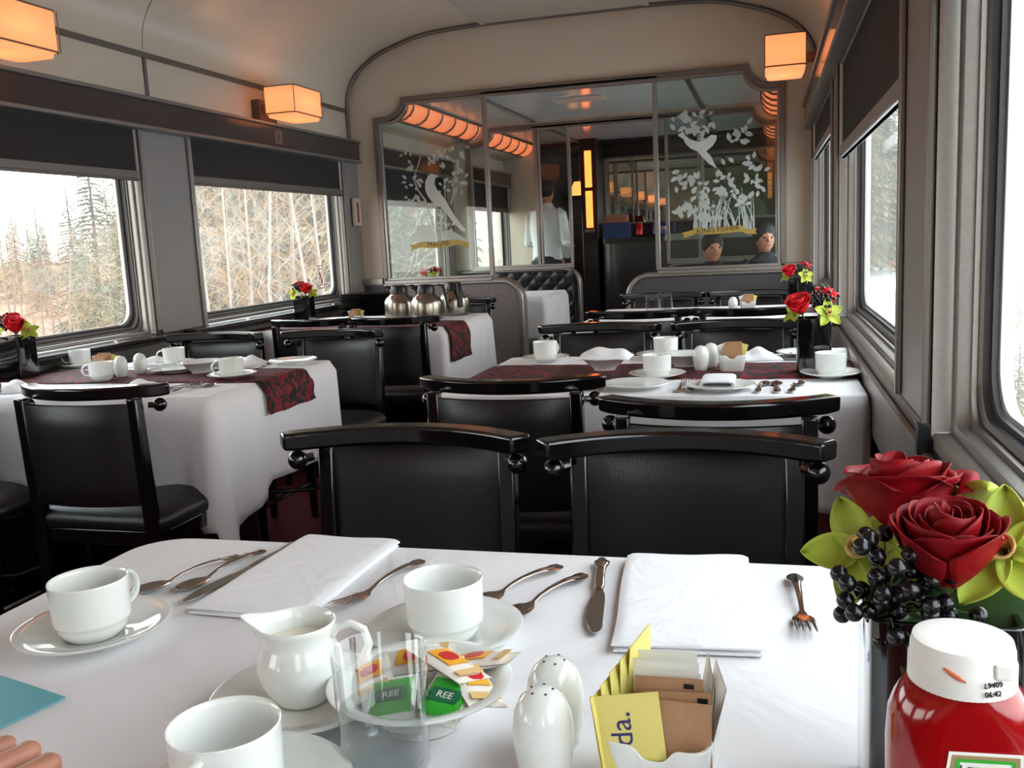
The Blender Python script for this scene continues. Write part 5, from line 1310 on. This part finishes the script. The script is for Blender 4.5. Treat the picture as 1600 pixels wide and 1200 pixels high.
# ------------------------------------------------------------------ outside
bark = mat('grey_bark', (124, 110, 98), .9, var=.2, vscale=20); birch = mat('birch_bark', (150, 144, 134), .8, var=.12, vscale=15)
twig = mat('orange_twigs', (150, 112, 84), .9, var=.2); twig2 = mat('red_brush', (146, 100, 88), .9, var=.2); larch = mat('larch_gold', (160, 126, 82), .9, var=.25, vscale=3)
needle = mat('spruce_needles', (80, 90, 58), .9, var=.25, vscale=3); needle2 = mat('yellow_green_needles', (110, 108, 66), .9, var=.3, vscale=3)
snow = mat('snow', (238, 240, 244), .8, bump=.3, bscale=3); brushg = mat('dry_ground', (142, 114, 92), .95, var=.3, vscale=1.2)
def branchy(H, seed, twm, trm, spread=.5, levels=4, nb=16, thin=.012, start=.25, tk_=1.0):
    r = thing('bare_tree', 'x', 'tree'); rd = random.Random(seed); tk = MB(); tw = MB()
    top = Vector((rd.uniform(-.05, .05)*H, rd.uniform(-.05, .05)*H, H))
    path = [Vector((0, 0, -.3)), Vector((rd.uniform(-.02, .02)*H, rd.uniform(-.02, .02)*H, H*.35)), Vector((rd.uniform(-.04, .04)*H, 0, H*.7)), top]
    tk.tube(path, [H*.013*tk_, H*.010*tk_, H*.006*tk_, H*.001], 6); tk.build('trunk', trm, r)
    def P_(t): t *= 3; i = min(2, int(t)); return path[i].lerp(path[i+1], t-i)
    def grow(p, d, L, rad, lv):
        n = 3; pts = [p]; q = p; dd = d
        for k in range(n): dd = (dd+Vector((rd.gauss(0, .18), rd.gauss(0, .18), rd.gauss(.05, .14)))).normalized(); q = q+dd*L/n; pts.append(q)
        tw.tube(pts, [rad, rad*.8, rad*.6, rad*.25], 3, cap=False)
        if lv <= 0: return
        for k in range(rd.randint(3, 5)):
            t = rd.uniform(.25, 1); i = min(n-1, int(t*n)); pp_ = pts[i].lerp(pts[i+1], t*n-i) if t < 1 else pts[-1]
            a = Vector((rd.gauss(0, 1), rd.gauss(0, 1), rd.gauss(.2, .8))).normalized(); grow(pp_, (dd*.8+a*.8).normalized(), L*rd.uniform(.4, .62), rad*.5, lv-1)
    for k in range(nb):
        t = start+(1-start)*k/nb; a = k*2.4+rd.uniform(-.4, .4); up = .35+.9*t
        grow(P_(t), Vector((math.cos(a), math.sin(a), up)).normalized(), H*spread*(1.1-t)*rd.uniform(.6, 1), max(.003, thin*(1.2-t)), levels-2)
    tw.build('branches', twm, r, smooth=False); return r
def conifer(H, seed, nm, W=.2, name='spruce_tree'):
    r = thing(name, 'x', 'tree'); rd = random.Random(seed)
    MB().tube([(0, 0, -.3), (0, 0, H*.98)], [H*.014, .01], 6).build('trunk', bark, r)
    mb = MB(); z = H*.06
    while z < H*.985:
        f = 1-z/H; L = H*W*f**.8+.03; n = 9
        for k in range(n):
            a = rd.uniform(0, 2*PI); l = L*rd.uniform(.65, 1.15); dz = -l*rd.uniform(.15, .45); ca, sa = math.cos(a), math.sin(a); wd = l*.20
            p0 = Vector((0, 0, z)); p1 = Vector((ca*l*.55, sa*l*.55, z+dz*.3)); p2 = Vector((ca*l, sa*l, z+dz)); sd = Vector((-sa, ca, 0))
            for (u, v, o_) in ((p0, p1, .5), (p1, p2, .9)):
                for m_ in range(4):
                    t = (m_+rd.random())/4; c = u.lerp(v, t); sg = 1 if m_ % 2 else -1; e = c+sd*sg*wd*rd.uniform(.6, 1.3)*(1.1-.5*t)+(v-u).normalized()*wd*.8+Vector((0, 0, -wd*rd.uniform(.1, .5)))
                    b0 = len(mb.v); mb.v += [tuple(c-(v-u)*.16), tuple(c+(v-u)*.16), tuple(e), tuple(c+Vector((0, 0, -wd*.25)))]; mb.f += [(b0, b0+1, b0+2), (b0, b0+2, b0+3), (b0+1, b0+3, b0+2)]; mb.m += [0]*3
            b0 = len(mb.v); mb.v += [tuple(p0), tuple(p1+sd*wd*.25), tuple(p2), tuple(p1-sd*wd*.25), tuple(p1+Vector((0, 0, -wd*.3)))]; mb.f += [(b0, b0+1, b0+4), (b0+1, b0+2, b0+4), (b0+2, b0+3, b0+4), (b0+3, b0, b0+4)]; mb.m += [0]*4
        z += H*.022*(.6+.6*f)
    mb.build('needles', nm, r, smooth=False); return r
def shrub(H, seed, m_):
    r = thing('dry_shrub', 'x', 'shrub'); rd = random.Random(seed); mb = MB()
    for k in range(70):
        a = rd.uniform(0, 2*PI); l = H*rd.uniform(.5, 1.1); d = Vector((math.cos(a)*rd.uniform(.1, .8), math.sin(a)*rd.uniform(.1, .8), 1)).normalized(); p0 = Vector((rd.gauss(0, .25), rd.gauss(0, .25), -.1)); p1 = p0+d*l*.6; p2 = p1+(d+Vector((rd.gauss(0, .3), rd.gauss(0, .3), .2))).normalized()*l*.4
        mb.tube([p0, p1, p2], [.008, .006, .002], 3, cap=False)
        for j in range(5): q = p0.lerp(p2, rd.uniform(.3, 1)); mb.tube([q, q+Vector((rd.gauss(0, .2), rd.gauss(0, .2), .25))*H*.5], [.004, .0015], 3, cap=False)
    mb.build('stems', m_, r, smooth=False); return r
def gz(x, y):
    if x < XC: d = XC-1.6-x; return -1.25+.25*min(1, max(0, (d-6)/10))+.018*max(0, d-20)+.25*noise.noise((x*.12, y*.12, 0))
    d = x-XC-1.6; return -1.2-.2*min(1, d/4)+.006*max(0, d-8)+.15*noise.noise((x*.1, y*.1, 2))
for nm, x0, x1, m_ in (('ground_left', -150, XC, brushg), ('ground_right', XC, 180, snow)):
    nx_ = 70; mb = MB(); mb.grid(lambda a, b: ((lambda x, y: (x, y, gz(x, y)))((XC-(XC-x0)*(1-a)**2) if x0 < -10 else XC+(x1-XC)*a**2, -60+300*b)), nx_, 100); o = mb.build(nm, m_, None, angle=180); o['kind'] = 'structure'
T1_ = [Proto(conifer(6, 1, needle, .17)), Proto(conifer(6, 2, needle2, .20)), Proto(conifer(6, 3, needle, .22))]
T2_ = [Proto(branchy(6, 4, birch, birch, .55, 5, 20, .008, .2, .5)), Proto(branchy(6, 8, birch, birch, .5, 5, 20, .008, .15, .45))]
T3_ = [Proto(branchy(6, 5, larch, bark, .34, 5, 34, .012, .12, .7)), Proto(branchy(6, 6, twig, bark, .38, 5, 34, .011, .1, .7))]
T4_ = [Proto(shrub(1.6, 1, twig2)), Proto(shrub(1.5, 2, twig)), Proto(shrub(1.3, 3, larch))]
rt = random.Random(21)
def plant(P, x, y, s, label, group, kz=None):
    o = P.put((x, y, gz(x, y)), rt.uniform(0, 6.28), label, group); o.scale = (s, s, (kz or s)); return o
def by(px, dist, side=-1):
    d = (px-800)/FPX*RT - (380-600)/FPX*UP + FW; d.z = 0; d.normalize(); return d.x*dist, d.y*dist
# far tree line seen through the first left window
for i in range(46):
    px = -90+i*7.5; x, y = by(px, rt.uniform(48, 75)); k = i % 3
    if k == 0: plant(T1_[rt.randint(0, 2)], x, y, rt.uniform(.55, .85), 'spruce in the distant tree line beyond the first left window', 'far spruces beyond the left windows')
    else: plant(T3_[rt.randint(0, 1)], x, y, rt.uniform(.65, .95), 'golden brown leafless tree in the distant line beyond the first left window', 'far golden trees beyond the left windows')
for px, dist, s in ((150, 30, 1.06), (112, 34, .86), (172, 24, .72), (60, 40, .75), (205, 26, .85), (190, 17, .55), (128, 20, .5)):
    x, y = by(px, dist); plant(T1_[1 if px in (172, 190, 128) else 0], x, y, s, 'tall pointed spruce standing out against the sky beyond the first left window' if px == 150 else 'green spruce standing nearer than the tree line on the left', 'nearer spruces on the left')
for i in range(20):
    px = -60+i*14; x, y = by(px, rt.uniform(15, 32)); plant(T3_[i % 2], x, y, rt.uniform(.38, .58), 'low golden brown bare tree in front of the tree line on the left', 'low golden trees on the left')
# thick woods close behind the second left window and beyond
for i in range(84):
    px = 235+i*5.5; x, y = by(px, rt.uniform(24, 42)); plant(T1_[rt.randint(0, 2)], x, y, rt.uniform(1.0, 1.7), 'dark evergreen in the woods beyond the second left window', 'evergreens in the woods')
for i in range(13):
    px = 240+i*24+rt.uniform(-4, 4); x, y = by(px, rt.uniform(17, 27)); plant(T3_[rt.randint(0, 1)], x, y, rt.uniform(.7, 1.1), 'brown leafless tree among the woods beyond the second left window', 'brown bare trees in the woods')
for px, dist, s in ((418, 14.5, .9), (345, 17, .85), (475, 16, .9), (505, 19, .9), (380, 20, 1.0), (310, 16, .8), (450, 22, 1.1)):
    x, y = by(px, dist); plant(T2_[0 if px in (418, 475, 310) else 1], x, y, s, 'slender white birch with bare spreading branches, nearest in the second left window' if px == 418 else 'white bare birch in front of the evergreens', 'white birches')
for i in range(80):
    px = -60+i*7; x, y = by(px, rt.uniform(8.5, 15)); plant(T4_[rt.randint(0, 2)], x, y, rt.uniform(.55, .95), 'reddish dry shrub growing beside the track on the left', 'dry shrubs by the track')
for i in range(44):  # added spruces imitate a green reflection in the middle right window
    y = rt.uniform(48, 120); x = y*rt.uniform(.05, .17); plant(T1_[rt.randint(0, 2)], x, y, rt.uniform(1.5, 2.4), 'added tall spruce ahead on the right, stand-in for woods reflected in the window', 'added spruces ahead on the right')
# right hand side: snow with a few shrubs and a dark tree line
for i in range(34):
    y = 45+i*5; x = 26+i*1.1+rt.uniform(-3, 6); plant(T1_[rt.randint(0, 2)], x, y, rt.uniform(1.3, 2.1), 'spruce at the edge of the snow field on the right', 'spruces on the right')
for px, d_, s in ((1585, 9, .5), (1600, 11, .6), (1578, 14, .5), (1590, 24, .8), (1610, 30, .9)):
    x, y = by(px, d_); plant(T1_[1] if d_ < 12 else T4_[1], x, y, s if d_ >= 12 else .22, 'small plant sticking out of the snow on the right', 'small plants in the snow')
for P in T1_+T2_+T3_+T4_:
    if not P.used: 
        for c in list(P.r.children): bpy.data.objects.remove(c)
        bpy.data.objects.remove(P.r)
_q.scale = (.92, .92, .93); _q2.scale = (.9, .9, .88)
